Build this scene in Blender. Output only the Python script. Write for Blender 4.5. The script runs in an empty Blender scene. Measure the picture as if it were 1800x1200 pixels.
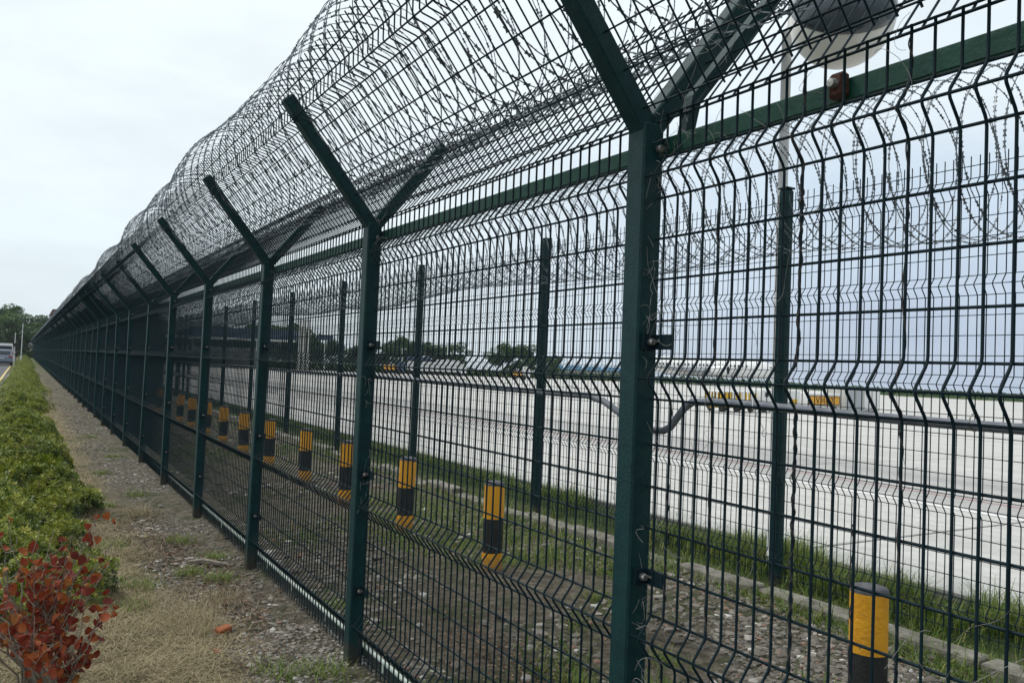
import bpy, math, random
import numpy as np
from mathutils import Matrix, Vector, Euler
R = math.radians
rng = np.random.default_rng(7); random.seed(7)
sc = bpy.context.scene
col = sc.collection

# ------------------------------------------------------------ camera, sky, sun, exposure
cd = bpy.data.cameras.new('camera'); cam = bpy.data.objects.new('camera', cd); col.objects.link(cam); sc.camera = cam
cd.sensor_width = 36; cd.lens = 36 * 1413.5 / 1800; cd.clip_start = 0.05; cd.clip_end = 6000
yaw, pit, rol = R(31.2366), R(1.959), R(2.35)
fw = Vector((math.sin(yaw)*math.cos(pit), math.cos(yaw)*math.cos(pit), math.sin(pit)))
r0 = Vector((math.cos(yaw), -math.sin(yaw), 0)); u0 = r0.cross(fw)
c_, s_ = math.cos(rol), math.sin(rol)
ri = r0*c_ + u0*s_; up = u0*c_ - r0*s_
cam.matrix_world = Matrix(((ri.x, up.x, -fw.x, 0), (ri.y, up.y, -fw.y, 0), (ri.z, up.z, -fw.z, 1.617), (0, 0, 0, 1)))

SUN_EL, SUN_AZ = 52.0, -35.0           # azimuth from +y towards +x (negative = towards the road)
world = bpy.data.worlds.new("World"); sc.world = world; world.use_nodes = True
nt = world.node_tree; nt.nodes.clear()
def N(t, **k):
    n = nt.nodes.new(t)
    for a, b in k.items(): setattr(n, a, b)
    return n
wo = N('ShaderNodeOutputWorld'); bg = N('ShaderNodeBackground'); bg.inputs[1].default_value = 1.0
sky = N('ShaderNodeTexSky', sky_type='NISHITA'); sky.sun_disc = False
sky.sun_elevation = R(SUN_EL); sky.sun_rotation = R(SUN_AZ); sky.dust_density = 3
skm = N('ShaderNodeMix', data_type='RGBA', blend_type='MULTIPLY'); skm.inputs[0].default_value = 1
skm.inputs[7].default_value = (.06, .06, .06, 1)
nt.links.new(sky.outputs[0], skm.inputs[6])
tc = N('ShaderNodeTexCoord'); sx = N('ShaderNodeSeparateXYZ'); nt.links.new(tc.outputs['Generated'], sx.inputs[0])
nz = N('ShaderNodeTexNoise'); nz.inputs['Scale'].default_value = 2.6; nz.inputs['Detail'].default_value = 5
mp = N('ShaderNodeMapping'); mp.inputs['Scale'].default_value = (1, 1, 3.2)
nt.links.new(tc.outputs['Generated'], mp.inputs[0]); nt.links.new(mp.outputs[0], nz.inputs[0])
# height above the horizon, disturbed by the cloud noise
a1 = N('ShaderNodeMath', operation='MULTIPLY_ADD'); a1.inputs[1].default_value = .30; nt.links.new(nz.outputs[0], a1.inputs[0])
a0 = N('ShaderNodeMath', operation='SUBTRACT'); a0.inputs[1].default_value = .15; nt.links.new(sx.outputs[2], a0.inputs[0]); nt.links.new(a0.outputs[0], a1.inputs[2])
nz2 = N('ShaderNodeTexNoise'); nz2.inputs['Scale'].default_value = 3.4; nz2.inputs['Detail'].default_value = 7; nz2.inputs['Roughness'].default_value = .6; nt.links.new(mp.outputs[0], nz2.inputs[0])
clr = N('ShaderNodeMapRange'); clr.inputs[1].default_value = .3; clr.inputs[2].default_value = .7; clr.inputs[3].default_value = .90; clr.inputs[4].default_value = 1.06; nt.links.new(nz2.outputs[0], clr.inputs[0])
rs = N('ShaderNodeValToRGB'); nt.links.new(a1.outputs[0], rs.inputs[0])     # storm side (towards the airfield)
def ramp(cr, stops):
    while len(cr.elements) > 1: cr.elements.remove(cr.elements[-1])
    cr.elements[0].position = stops[0][0]; cr.elements[0].color = (*stops[0][1], 1)
    for p, c in stops[1:]:
        e = cr.elements.new(p); e.color = (*c, 1)
ramp(rs.color_ramp, [(0.0, (.38, .46, .58)), (.06, (.42, .50, .62)), (.18, (.51, .61, .71)), (.34, (.66, .74, .79)), (.6, (.71, .77, .80)), (1, (.73, .78, .80))])
rl = N('ShaderNodeValToRGB'); nt.links.new(a1.outputs[0], rl.inputs[0])     # bright side (along the fence)
ramp(rl.color_ramp, [(0.0, (.60, .68, .72)), (.1, (.62, .70, .74)), (.3, (.68, .75, .78)), (.7, (.74, .79, .81)), (1, (.74, .79, .81))])
az = N('ShaderNodeMapRange'); az.inputs[1].default_value = -.40; az.inputs[2].default_value = .30; az.interpolation_type = 'SMOOTHSTEP'
dt = N('ShaderNodeVectorMath', operation='DOT_PRODUCT'); dt.inputs[1].default_value = (.75, -.66, 0); nt.links.new(tc.outputs['Generated'], dt.inputs[0]); nt.links.new(dt.outputs['Value'], az.inputs[0])
m1 = N('ShaderNodeMix', data_type='RGBA'); nt.links.new(az.outputs[0], m1.inputs[0]); nt.links.new(rl.outputs[0], m1.inputs[6]); nt.links.new(rs.outputs[0], m1.inputs[7])
# sky dimming added right of and behind the camera, to darken camera-facing faces
dk = N('ShaderNodeMapRange'); dk.inputs[1].default_value = .42; dk.inputs[2].default_value = 1; dk.inputs[3].default_value = 1; dk.inputs[4].default_value = .42; nt.links.new(dt.outputs['Value'], dk.inputs[0])
md = N('ShaderNodeMix', data_type='RGBA', blend_type='MULTIPLY'); md.inputs[0].default_value = 1; nt.links.new(m1.outputs[2], md.inputs[6]); nt.links.new(dk.outputs[0], md.inputs[7])
mc = N('ShaderNodeMix', data_type='RGBA', blend_type='MULTIPLY'); mc.inputs[0].default_value = 1; nt.links.new(md.outputs[2], mc.inputs[6]); nt.links.new(clr.outputs[0], mc.inputs[7])
m2 = N('ShaderNodeMix', data_type='RGBA'); m2.inputs[0].default_value = .1
nt.links.new(mc.outputs[2], m2.inputs[6]); nt.links.new(skm.outputs[2], m2.inputs[7])
nt.links.new(m2.outputs[2], bg.inputs[0]); nt.links.new(bg.outputs[0], wo.inputs[0])

sd = bpy.data.lights.new('sun', 'SUN'); sd.energy = 1.3; sd.angle = R(14); sd.color = (1, .96, .9)
sun = bpy.data.objects.new('sun', sd); col.objects.link(sun)
dirv = Vector((math.sin(R(SUN_AZ))*math.cos(R(SUN_EL)), math.cos(R(SUN_AZ))*math.cos(R(SUN_EL)), math.sin(R(SUN_EL))))
sun.rotation_euler = dirv.to_track_quat('Z', 'Y').to_euler()
vs = sc.view_settings; vs.view_transform = 'Standard'; vs.look = 'None'; vs.exposure = 0.50; vs.gamma = 1; vs.use_curve_mapping = False

# ------------------------------------------------------------ materials
def mat(name, c1, c2=None, rough=.6, metal=0, scale=8, bump=0, bscale=None, tint=None, trans=0, detail=6, stretch=None, thr=(.35, .65), spec=None, coat=0, chips=None, dirt=None):
    m = bpy.data.materials.new(name); m.use_nodes = True; t = m.node_tree; b = t.nodes['Principled BSDF']
    def nn(ty, **k):
        n = t.nodes.new(ty)
        for a, bb in k.items(): setattr(n, a, bb)
        return n
    b.inputs['Roughness'].default_value = rough; b.inputs['Metallic'].default_value = metal
    if spec is not None: b.inputs['Specular IOR Level'].default_value = spec
    if coat: b.inputs['Coat Weight'].default_value = coat
    g = nn('ShaderNodeNewGeometry'); src = g.outputs['Position']
    if stretch:
        mm = nn('ShaderNodeMapping'); mm.inputs['Scale'].default_value = stretch; t.links.new(src, mm.inputs[0]); src = mm.outputs[0]
    out = None
    no = nn('ShaderNodeTexNoise'); no.inputs['Scale'].default_value = scale; no.inputs['Detail'].default_value = detail; no.inputs['Roughness'].default_value = .65
    t.links.new(src, no.inputs[0])
    if c2 is not None:
        mr = nn('ShaderNodeMapRange'); mr.inputs[1].default_value = thr[0]; mr.inputs[2].default_value = thr[1]; t.links.new(no.outputs[0], mr.inputs[0])
        mx = nn('ShaderNodeMix', data_type='RGBA'); mx.inputs[6].default_value = (*c1, 1); mx.inputs[7].default_value = (*c2, 1)
        t.links.new(mr.outputs[0], mx.inputs[0]); out = mx.outputs[2]
    else:
        b.inputs['Base Color'].default_value = (*c1, 1)
    if tint:
        at = nn('ShaderNodeAttribute', attribute_name='tint')
        rr = nn('ShaderNodeValToRGB'); ramp(rr.color_ramp, tint); t.links.new(at.outputs['Fac'], rr.inputs[0])
        if out is None: out = rr.outputs[0]
        else:
            mm = nn('ShaderNodeMix', data_type='RGBA', blend_type='MIX'); mm.inputs[0].default_value = .75
            t.links.new(out, mm.inputs[6]); t.links.new(rr.outputs[0], mm.inputs[7]); out = mm.outputs[2]
    if chips:      # chipped or scuffed spots: (colour, noise scale, threshold)
        n3 = nn('ShaderNodeTexNoise'); n3.inputs['Scale'].default_value = chips[1]; n3.inputs['Detail'].default_value = 8; n3.inputs['Roughness'].default_value = .7; t.links.new(g.outputs['Position'], n3.inputs[0])
        m3 = nn('ShaderNodeMapRange'); m3.inputs[1].default_value = chips[2]; m3.inputs[2].default_value = chips[2]+.03; t.links.new(n3.outputs[0], m3.inputs[0])
        x3 = nn('ShaderNodeMix', data_type='RGBA'); t.links.new(m3.outputs[0], x3.inputs[0]); t.links.new(out, x3.inputs[6]); x3.inputs[7].default_value = (*chips[0], 1); out = x3.outputs[2]
    if dirt:       # splashed soil near the foot: (colour, height)
        s4 = nn('ShaderNodeSeparateXYZ'); t.links.new(g.outputs['Position'], s4.inputs[0])
        a4 = nn('ShaderNodeMath', operation='MULTIPLY_ADD'); a4.inputs[1].default_value = -dirt[1]*1.6; t.links.new(no.outputs[0], a4.inputs[0]); t.links.new(s4.outputs[2], a4.inputs[2])
        m4 = nn('ShaderNodeMapRange'); m4.inputs[1].default_value = dirt[1]*.3; m4.inputs[2].default_value = -dirt[1]*.8; m4.inputs[4].default_value = .85; t.links.new(a4.outputs[0], m4.inputs[0])
        x4 = nn('ShaderNodeMix', data_type='RGBA'); t.links.new(m4.outputs[0], x4.inputs[0]); t.links.new(out, x4.inputs[6]); x4.inputs[7].default_value = (*dirt[0], 1); out = x4.outputs[2]
    if out is not None: t.links.new(out, b.inputs['Base Color'])
    if bump:
        n2 = nn('ShaderNodeTexNoise'); n2.inputs['Scale'].default_value = bscale or scale*6; n2.inputs['Detail'].default_value = 5
        t.links.new(src, n2.inputs[0])
        bp = nn('ShaderNodeBump'); bp.inputs['Strength'].default_value = bump; bp.inputs['Distance'].default_value = .01
        t.links.new(n2.outputs[0], bp.inputs['Height']); t.links.new(bp.outputs[0], b.inputs['Normal'])
    if trans:
        o = t.nodes['Material Output']; tr = nn('ShaderNodeBsdfTranslucent'); ms = nn('ShaderNodeMixShader'); ms.inputs[0].default_value = trans
        if out is not None: t.links.new(out, tr.inputs[0])
        else: tr.inputs[0].default_value = (*c1, 1)
        t.links.new(b.outputs[0], ms.inputs[1]); t.links.new(tr.outputs[0], ms.inputs[2]); t.links.new(ms.outputs[0], o.inputs[0])
    return m
M = {}
M['green'] = mat('green_paint', (.0036, .038, .040), (.0022, .024, .029), rough=.5, spec=.25, scale=22, bump=.25, bscale=160, chips=((.16, .17, .15), 42, .74), dirt=((.07, .06, .045), .16))
M['wire'] = mat('green_wire_coating', (.003, .019, .026), (.002, .012, .018), rough=.6, spec=.2, scale=30)
M['rail'] = mat('rail_green_paint', (.009, .070, .045), (.006, .048, .034), rough=.5, spec=.3, scale=14, bump=.2, chips=((.12, .08, .05), 35, .73))
M['pale'] = mat('worn_lit_rail_top', (.62, .70, .62), (.42, .50, .44), rough=.6, scale=18)
M['razor'] = mat('galvanised_razor', (.25, .28, .30), (.11, .13, .145), rough=.45, metal=.35, scale=12)
M['bolt'] = mat('bolt_zinc', (.42, .42, .40), (.25, .24, .22), rough=.35, metal=.8, scale=60)
M['rust'] = mat('rusty_iron', (.11, .035, .02), (.05, .02, .015), rough=.85, scale=60, bump=.8)
M['pipe'] = mat('grey_conduit', (.21, .23, .27), (.14, .16, .19), rough=.5, scale=20)
M['yellow'] = mat('yellow_paint', (.80, .37, .012), (.62, .27, .012), rough=.6, scale=14, bump=.5, bscale=50, thr=(.40, .75), chips=((.22, .17, .10), 26, .66), dirt=((.13, .11, .08), .12))
M['black'] = mat('black_paint', (.014, .014, .015), (.03, .03, .028), rough=.65, scale=14, bump=.5, bscale=50, thr=(.5, .8), chips=((.13, .12, .10), 26, .66))
M['cap'] = mat('bollard_cap_concrete', (.14, .14, .15), (.07, .07, .08), rough=.9, scale=30, bump=.6)
M['kerb'] = mat('kerb_concrete', (.30, .285, .245), (.11, .10, .08), rough=.9, scale=6, bump=.8, bscale=60)
M['white'] = mat('white_paint', (.78, .78, .77), (.62, .62, .60), rough=.5, scale=3, thr=(.5, .9))
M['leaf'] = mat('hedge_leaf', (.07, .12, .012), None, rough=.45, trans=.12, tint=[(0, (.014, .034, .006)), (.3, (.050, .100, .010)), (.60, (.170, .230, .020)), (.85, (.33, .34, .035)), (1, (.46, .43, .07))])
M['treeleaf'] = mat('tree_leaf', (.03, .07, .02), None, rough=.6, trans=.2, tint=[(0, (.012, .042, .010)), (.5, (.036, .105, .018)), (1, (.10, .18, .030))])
M['bark'] = mat('bark', (.11, .085, .06), (.05, .04, .03), rough=.9, scale=20, bump=.7)
M['twig'] = mat('twig', (.30, .26, .21), (.14, .115, .09), rough=.85, scale=30)
M['redleaf'] = mat('red_leaf', (.16, .020, .014), (.26, .05, .016), rough=.6, spec=.2, trans=.22, scale=16, tint=[(0, (.09, .016, .016)), (.4, (.25, .045, .024)), (.75, (.42, .12, .035)), (1, (.38, .20, .05))])
M['grass'] = mat('green_grass', (.06, .12, .02), None, rough=.6, trans=.25, tint=[(0, (.035, .075, .010)), (.5, (.125, .21, .022)), (1, (.34, .33, .10))])
M['drygrass'] = mat('dry_grass', (.3, .25, .14), None, rough=.75, trans=.2, tint=[(0, (.15, .115, .060)), (.5, (.35, .285, .165)), (.85, (.56, .475, .30)), (1, (.17, .20, .045))])
M['stone'] = mat('rubble', (.3, .28, .25), (.2, .18, .16), rough=.9, scale=25, bump=.6, tint=[(0, (.055, .048, .038)), (.35, (.13, .115, .09)), (.6, (.22, .20, .165)), (.8, (.40, .375, .335)), (.9, (.24, .12, .075)), (1, (.66, .64, .60))])
M['brick'] = mat('orange_brick', (.42, .135, .05), (.30, .09, .035), rough=.9, scale=30, bump=.8)
M['litter'] = mat('leaf_litter', (.18, .09, .06), None, rough=.85, tint=[(0, (.05, .035, .025)), (.5, (.15, .07, .045)), (1, (.28, .21, .13))])
M['vine'] = mat('dry_vine', (.018, .018, .02), (.06, .052, .048), rough=.9, scale=90)
M['fibre'] = mat('dry_fibre', (.30, .29, .27), (.16, .16, .15), rough=.9, scale=50)
M['glass'] = mat('dark_glass', (.02, .03, .04), None, rough=.08)
M['tyre'] = mat('tyre_rubber', (.02, .02, .02), (.03, .03, .03), rough=.85)
M['asphalt'] = mat('asphalt', (.10, .105, .115), (.065, .07, .078), rough=.9, scale=1.5, bump=.5, bscale=90, detail=9)
M['carpaint'] = mat('car_paint_bluegrey', (.16, .19, .25), None, rough=.25, metal=.3, coat=.6)
M['vanpaint'] = mat('van_paint_white', (.78, .78, .78), None, rough=.3, coat=.5)
M['redlens'] = mat('tail_lamp_red', (.35, .02, .015), None, rough=.2)
M['silver'] = mat('plate_silver', (.5, .5, .5), None, rough=.3)
M['gseyellow'] = mat('cart_yellow', (.80, .50, .03), (.65, .40, .03), rough=.5)
M['gseorange'] = mat('sign_orange', (.80, .40, .04), (.70, .33, .03), rough=.5)
M['greyplane'] = mat('aircraft_grey', (.40, .42, .45), None, rough=.4)
M['bluegrey'] = mat('canopy_blue', (.035, .065, .12), (.05, .08, .14), rough=.5, scale=1)
M['bluecover'] = mat('blue_roof', (.22, .42, .66), None, rough=.5)
M['wallpale'] = mat('pale_render', (.55, .54, .50), (.42, .42, .39), rough=.85, scale=.6)
M['roofred'] = mat('brown_roof', (.14, .07, .06), (.09, .05, .045), rough=.8, scale=2)
M['lampwhite'] = mat('lamp_bowl_white', (.80, .79, .74), (.60, .59, .52), rough=.35, scale=6, thr=(.5, .95))
M['lampdark'] = mat('lamp_hood_dark', (.030, .045, .060), (.05, .065, .08), rough=.22, scale=9, coat=.4)
M['polewhite'] = mat('pole_white', (.74, .75, .76), (.60, .61, .62), rough=.4, scale=5)

def ground_mat():
    m = bpy.data.materials.new('dirt_and_grass'); m.use_nodes = True; t = m.node_tree; b = t.nodes['Principled BSDF']; L = t.links.new
    def nn(ty, **k):
        n = t.nodes.new(ty)
        for a, bb in k.items(): setattr(n, a, bb)
        return n
    b.inputs['Roughness'].default_value = .95; b.inputs['Specular IOR Level'].default_value = .2
    g = nn('ShaderNodeNewGeometry'); s = nn('ShaderNodeSeparateXYZ'); L(g.outputs['Position'], s.inputs[0])
    def noise(sc_, d=8, r=.65):
        n = nn('ShaderNodeTexNoise'); n.inputs['Scale'].default_value = sc_; n.inputs['Detail'].default_value = d; n.inputs['Roughness'].default_value = r
        L(g.outputs['Position'], n.inputs[0]); return n.outputs[0]
    def rmp(src, stops):
        r = nn('ShaderNodeValToRGB'); ramp(r.color_ramp, stops); L(src, r.inputs[0]); return r.outputs[0]
    def mix(f, a, c, blend='MIX'):
        x = nn('ShaderNodeMix', data_type='RGBA', blend_type=blend)
        if isinstance(f, float): x.inputs[0].default_value = f
        else: L(f, x.inputs[0])
        L(a, x.inputs[6]); L(c, x.inputs[7]); return x.outputs[2]
    def mr(src, a, c, lo=0, hi=1):
        x = nn('ShaderNodeMapRange'); x.inputs[1].default_value = a; x.inputs[2].default_value = c; x.inputs[3].default_value = lo; x.inputs[4].default_value = hi; L(src, x.inputs[0]); return x.outputs[0]
    dirt = rmp(noise(14, 10, .75), [(.3, (.040, .033, .025)), (.48, (.13, .112, .082)), (.62, (.25, .22, .17)), (.8, (.40, .37, .30))])
    dry = rmp(noise(30, 10, .75), [(.3, (.12, .095, .055)), (.55, (.30, .245, .15)), (.8, (.46, .39, .25))])
    grn = rmp(noise(20, 10, .75), [(.3, (.02, .035, .010)), (.55, (.055, .085, .022)), (.8, (.11, .13, .045))])
    field = rmp(noise(.05, 8), [(.3, (.05, .075, .025)), (.7, (.12, .14, .05))])
    ad = nn('ShaderNodeMath', operation='MULTIPLY_ADD'); ad.inputs[1].default_value = .7; L(noise(2.2), ad.inputs[0]); L(s.outputs[0], ad.inputs[2])
    f1 = mr(ad.outputs[0], 1.40, 1.05)       # dry grass strip by the hedge
    c1 = mix(f1, dirt, dry)
    f2 = mr(noise(1.3, 9, .75), .50, .60, 0, .7)
    c2 = mix(f2, c1, grn)
    f3 = mr(ad.outputs[0], 5.35, 5.6)
    c3 = mix(f3, c2, grn)
    f4 = mr(s.outputs[0], 8, 20); f5 = mr(s.outputs[1], 60, 100)
    mx = nn('ShaderNodeMath', operation='MAXIMUM'); L(f4, mx.inputs[0]); L(f5, mx.inputs[1])
    c4 = mix(mx.outputs[0], c3, field)
    L(c4, b.inputs['Base Color'])
    bp = nn('ShaderNodeBump'); bp.inputs['Strength'].default_value = 1.0; bp.inputs['Distance'].default_value = .035
    L(noise(45, 8, .75), bp.inputs['Height']); L(bp.outputs[0], b.inputs['Normal'])
    return m
def apron_mat(name, c1, c2, c3, stretch=(1, .06, 1)):
    m = bpy.data.materials.new(name); m.use_nodes = True; t = m.node_tree; b = t.nodes['Principled BSDF']; L = t.links.new
    b.inputs['Roughness'].default_value = .85; b.inputs['Specular IOR Level'].default_value = .25
    g = t.nodes.new('ShaderNodeNewGeometry')
    def noise(sc_, st=None, d=8):
        n = t.nodes.new('ShaderNodeTexNoise'); n.inputs['Scale'].default_value = sc_; n.inputs['Detail'].default_value = d; n.inputs['Roughness'].default_value = .6
        if st:
            mp_ = t.nodes.new('ShaderNodeMapping'); mp_.inputs['Scale'].default_value = st; L(g.outputs['Position'], mp_.inputs[0]); L(mp_.outputs[0], n.inputs[0])
        else: L(g.outputs['Position'], n.inputs[0])
        return n.outputs[0]
    r = t.nodes.new('ShaderNodeValToRGB'); ramp(r.color_ramp, [(.3, c2), (.5, c1), (.75, c3)]); L(noise(.8, stretch), r.inputs[0])
    r2 = t.nodes.new('ShaderNodeValToRGB'); ramp(r2.color_ramp, [(.3, (.84, .84, .84)), (.6, (1, 1, 1))]); L(noise(7, None, 10), r2.inputs[0])
    mx = t.nodes.new('ShaderNodeMix'); mx.data_type = 'RGBA'; mx.blend_type = 'MULTIPLY'; mx.inputs[0].default_value = 1
    L(r.outputs[0], mx.inputs[6]); L(r2.outputs[0], mx.inputs[7])
    # tyre-worn lane: worn rubber and grime across the driving lane, soft edged
    sp_ = t.nodes.new('ShaderNodeSeparateXYZ'); L(g.outputs['Position'], sp_.inputs[0])
    wv = t.nodes.new('ShaderNodeMath'); wv.operation = 'MULTIPLY_ADD'; wv.inputs[1].default_value = 1.6; L(noise(.35), wv.inputs[0]); L(sp_.outputs[0], wv.inputs[2])
    rb = t.nodes.new('ShaderNodeValToRGB'); mrb = t.nodes.new('ShaderNodeMapRange'); mrb.inputs[1].default_value = 8; mrb.inputs[2].default_value = 20; L(wv.outputs[0], mrb.inputs[0]); L(mrb.outputs[0], rb.inputs[0])
    ramp(rb.color_ramp, [(0, (1, 1, 1)), (.24, (.96, .96, .96)), (.29, (.74, .74, .75)), (.42, (.80, .80, .80)), (.50, (.68, .68, .70)), (.58, (.74, .74, .75)), (.68, (.95, .95, .95)), (1, (1, 1, 1))])
    st_ = t.nodes.new('ShaderNodeValToRGB'); ramp(st_.color_ramp, [(.35, (.80, .80, .80)), (.5, (1, 1, 1))]); L(noise(2.2, (2.2, .035, 1), 10), st_.inputs[0])
    mb = t.nodes.new('ShaderNodeMix'); mb.data_type = 'RGBA'; mb.blend_type = 'MULTIPLY'; mb.inputs[0].default_value = 1; L(mx.outputs[2], mb.inputs[6]); L(rb.outputs[0], mb.inputs[7])
    mb2 = t.nodes.new('ShaderNodeMix'); mb2.data_type = 'RGBA'; mb2.blend_type = 'MULTIPLY'; mb2.inputs[0].default_value = .7; L(mb.outputs[2], mb2.inputs[6]); L(st_.outputs[0], mb2.inputs[7]); mx = mb2
    oi = t.nodes.new('ShaderNodeObjectInfo'); r3 = t.nodes.new('ShaderNodeValToRGB'); ramp(r3.color_ramp, [(0, (.92, .92, .92)), (1, (1, 1, 1))]); L(oi.outputs['Random'], r3.inputs[0])
    mx2 = t.nodes.new('ShaderNodeMix'); mx2.data_type = 'RGBA'; mx2.blend_type = 'MULTIPLY'; mx2.inputs[0].default_value = 1
    L(mx.outputs[2], mx2.inputs[6]); L(r3.outputs[0], mx2.inputs[7])
    L(mx2.outputs[2], b.inputs['Base Color'])
    bp = t.nodes.new('ShaderNodeBump'); bp.inputs['Strength'].default_value = .3; bp.inputs['Distance'].default_value = .005
    L(noise(60), bp.inputs['Height']); L(bp.outputs[0], b.inputs['Normal'])
    return m
M['ground'] = ground_mat()
M['apron'] = apron_mat('apron_concrete', (.60, .59, .56), (.50, .495, .47), (.66, .65, .62))
M['joint'] = mat('joint_filler', (.16, .16, .15), None, rough=.9)
M['lineW'] = mat('white_line_paint', (.80, .80, .78), (.55, .55, .53), rough=.7, scale=9, thr=(.5, .8))
M['lineR'] = mat('red_line_paint', (.42, .25, .25), (.36, .30, .30), rough=.7, scale=4, thr=(.4, .7))
M['lineY'] = mat('yellow_line_paint', (.60, .45, .16), (.36, .30, .16), rough=.7, scale=9, thr=(.45, .75))

# ------------------------------------------------------------ mesh collector
class MB:
    def __init__(s): s.v = []; s.f = []; s.t = []; s.n = 0
    def add(s, v, f, m=0, tint=.5):
        v = np.asarray(v, float).reshape(-1, 3); f = np.asarray(f, np.int64)
        s.f.append((f + s.n, m)); s.v.append(v); s.t.append(np.broadcast_to(np.asarray(tint, float), (len(v),))); s.n += len(v)
    def box(s, c, size, m=0, rot=None, bev=0):
        h = np.array(size)/2
        if bev:
            b = bev; v = []; # chamfered box: 24 verts
            for sx_ in (-1, 1):
                for sy_ in (-1, 1):
                    for sz_ in (-1, 1):
                        sg = np.array([sx_, sy_, sz_])
                        for k in range(3):
                            p = sg*(h-b); p[k] = sg[k]*h[k]; v.append(p)
            v = np.array(v)
            idx = lambda a, b_, c2, k: ((a > 0)*4+(b_ > 0)*2+(c2 > 0))*3+k
            F4 = []; F3 = []
            for sg in (-1, 1):
                F4.append([idx(sg, -1, -1, 0), idx(sg, 1, -1, 0), idx(sg, 1, 1, 0), idx(sg, -1, 1, 0)])
                F4.append([idx(-1, sg, -1, 1), idx(1, sg, -1, 1), idx(1, sg, 1, 1), idx(-1, sg, 1, 1)])
                F4.append([idx(-1, -1, sg, 2), idx(1, -1, sg, 2), idx(1, 1, sg, 2), idx(-1, 1, sg, 2)])
            for a in (-1, 1):
                for b_ in (-1, 1):
                    F4.append([idx(a, b_, -1, 0), idx(a, b_, 1, 0), idx(a, b_, 1, 1), idx(a, b_, -1, 1)])
                    F4.append([idx(a, -1, b_, 0), idx(a, 1, b_, 0), idx(a, 1, b_, 2), idx(a, -1, b_, 2)])
                    F4.append([idx(-1, a, b_, 1), idx(1, a, b_, 1), idx(1, a, b_, 2), idx(-1, a, b_, 2)])
                    for d in (-1, 1): F3.append([idx(a, b_, d, 0), idx(a, b_, d, 1), idx(a, b_, d, 2)])
            if rot is not None: v = v @ np.array(rot).T
            v = v + np.array(c); n0 = s.n
            s.add(v, F4, m); s.f.append((np.array(F3)+n0, m)); return
        v = np.array([[x, y, z] for x in (-1, 1) for y in (-1, 1) for z in (-1, 1)])*h
        if rot is not None: v = v @ np.array(rot).T
        s.add(v+np.array(c), [[0, 1, 3, 2], [4, 6, 7, 5], [0, 4, 5, 1], [2, 3, 7, 6], [0, 2, 6, 4], [1, 5, 7, 3]], m)
    def tube(s, P, r, sides=6, ref=(0, 1, 0), m=0, caps=True, tint=.5):
        P = np.asarray(P, float); n = len(P); r = np.broadcast_to(np.asarray(r, float), (n,))
        T = np.gradient(P, axis=0); T /= np.linalg.norm(T, axis=1)[:, None]+1e-12
        A = np.cross(T, np.asarray(ref, float)); A /= np.linalg.norm(A, axis=1)[:, None]+1e-12
        B = np.cross(T, A)
        a = np.arange(sides)*2*np.pi/sides+np.pi/sides
        V = P[:, None] + r[:, None, None]*(A[:, None]*np.cos(a)[None, :, None]+B[:, None]*np.sin(a)[None, :, None])
        i = np.arange(n-1)[:, None]*sides; j = np.arange(sides)[None]; k = (j+1) % sides
        F = np.stack([i+j, i+k, i+sides+k, i+sides+j], -1).reshape(-1, 4)
        n0 = s.n; s.add(V.reshape(-1, 3), F, m, tint)
        if caps and sides > 2:
            s.f.append((np.arange(sides)[None]+n0, m)); s.f.append((np.arange(sides)[None, ::-1]+n0+(n-1)*sides, m))
    def lathe(s, prof, sides=24, c=(0, 0, 0), m=0, ax=None):
        prof = np.array(prof, float); a = np.arange(sides)*2*np.pi/sides
        V = np.stack([prof[:, 0][:, None]*np.cos(a), prof[:, 0][:, None]*np.sin(a), np.broadcast_to(prof[:, 1][:, None], (len(prof), sides))], -1).reshape(-1, 3)
        if ax is not None: V = V @ np.array(ax).T
        i = np.arange(len(prof)-1)[:, None]*sides; j = np.arange(sides)[None]; k = (j+1) % sides
        s.add(V+np.array(c), np.stack([i+j, i+k, i+sides+k, i+sides+j], -1).reshape(-1, 4), m)
    def prism(s, poly, y0, y1, m=0, axis=1):       # polygon in (a,b) extruded along axis
        p = np.array(poly, float); n = len(p)
        def mk(y):
            o = np.zeros((n, 3)); r_ = [q for q in range(3) if q != axis]; o[:, r_[0]] = p[:, 0]; o[:, r_[1]] = p[:, 1]; o[:, axis] = y; return o
        v = np.vstack([mk(y0), mk(y1)]); j = np.arange(n); k = (j+1) % n
        n0 = s.n; s.add(v, np.stack([j, k, k+n, j+n], -1), m)
        s.f.append((j[None]+n0, m)); s.f.append((j[None, ::-1]+n0+n, m))
    def build(s, name, mats, parent=None, smooth=False, tint=False, link=True):
        me = mesh_from(s, name, mats, smooth, tint)
        return obj(name, me, parent) if link else me
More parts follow.
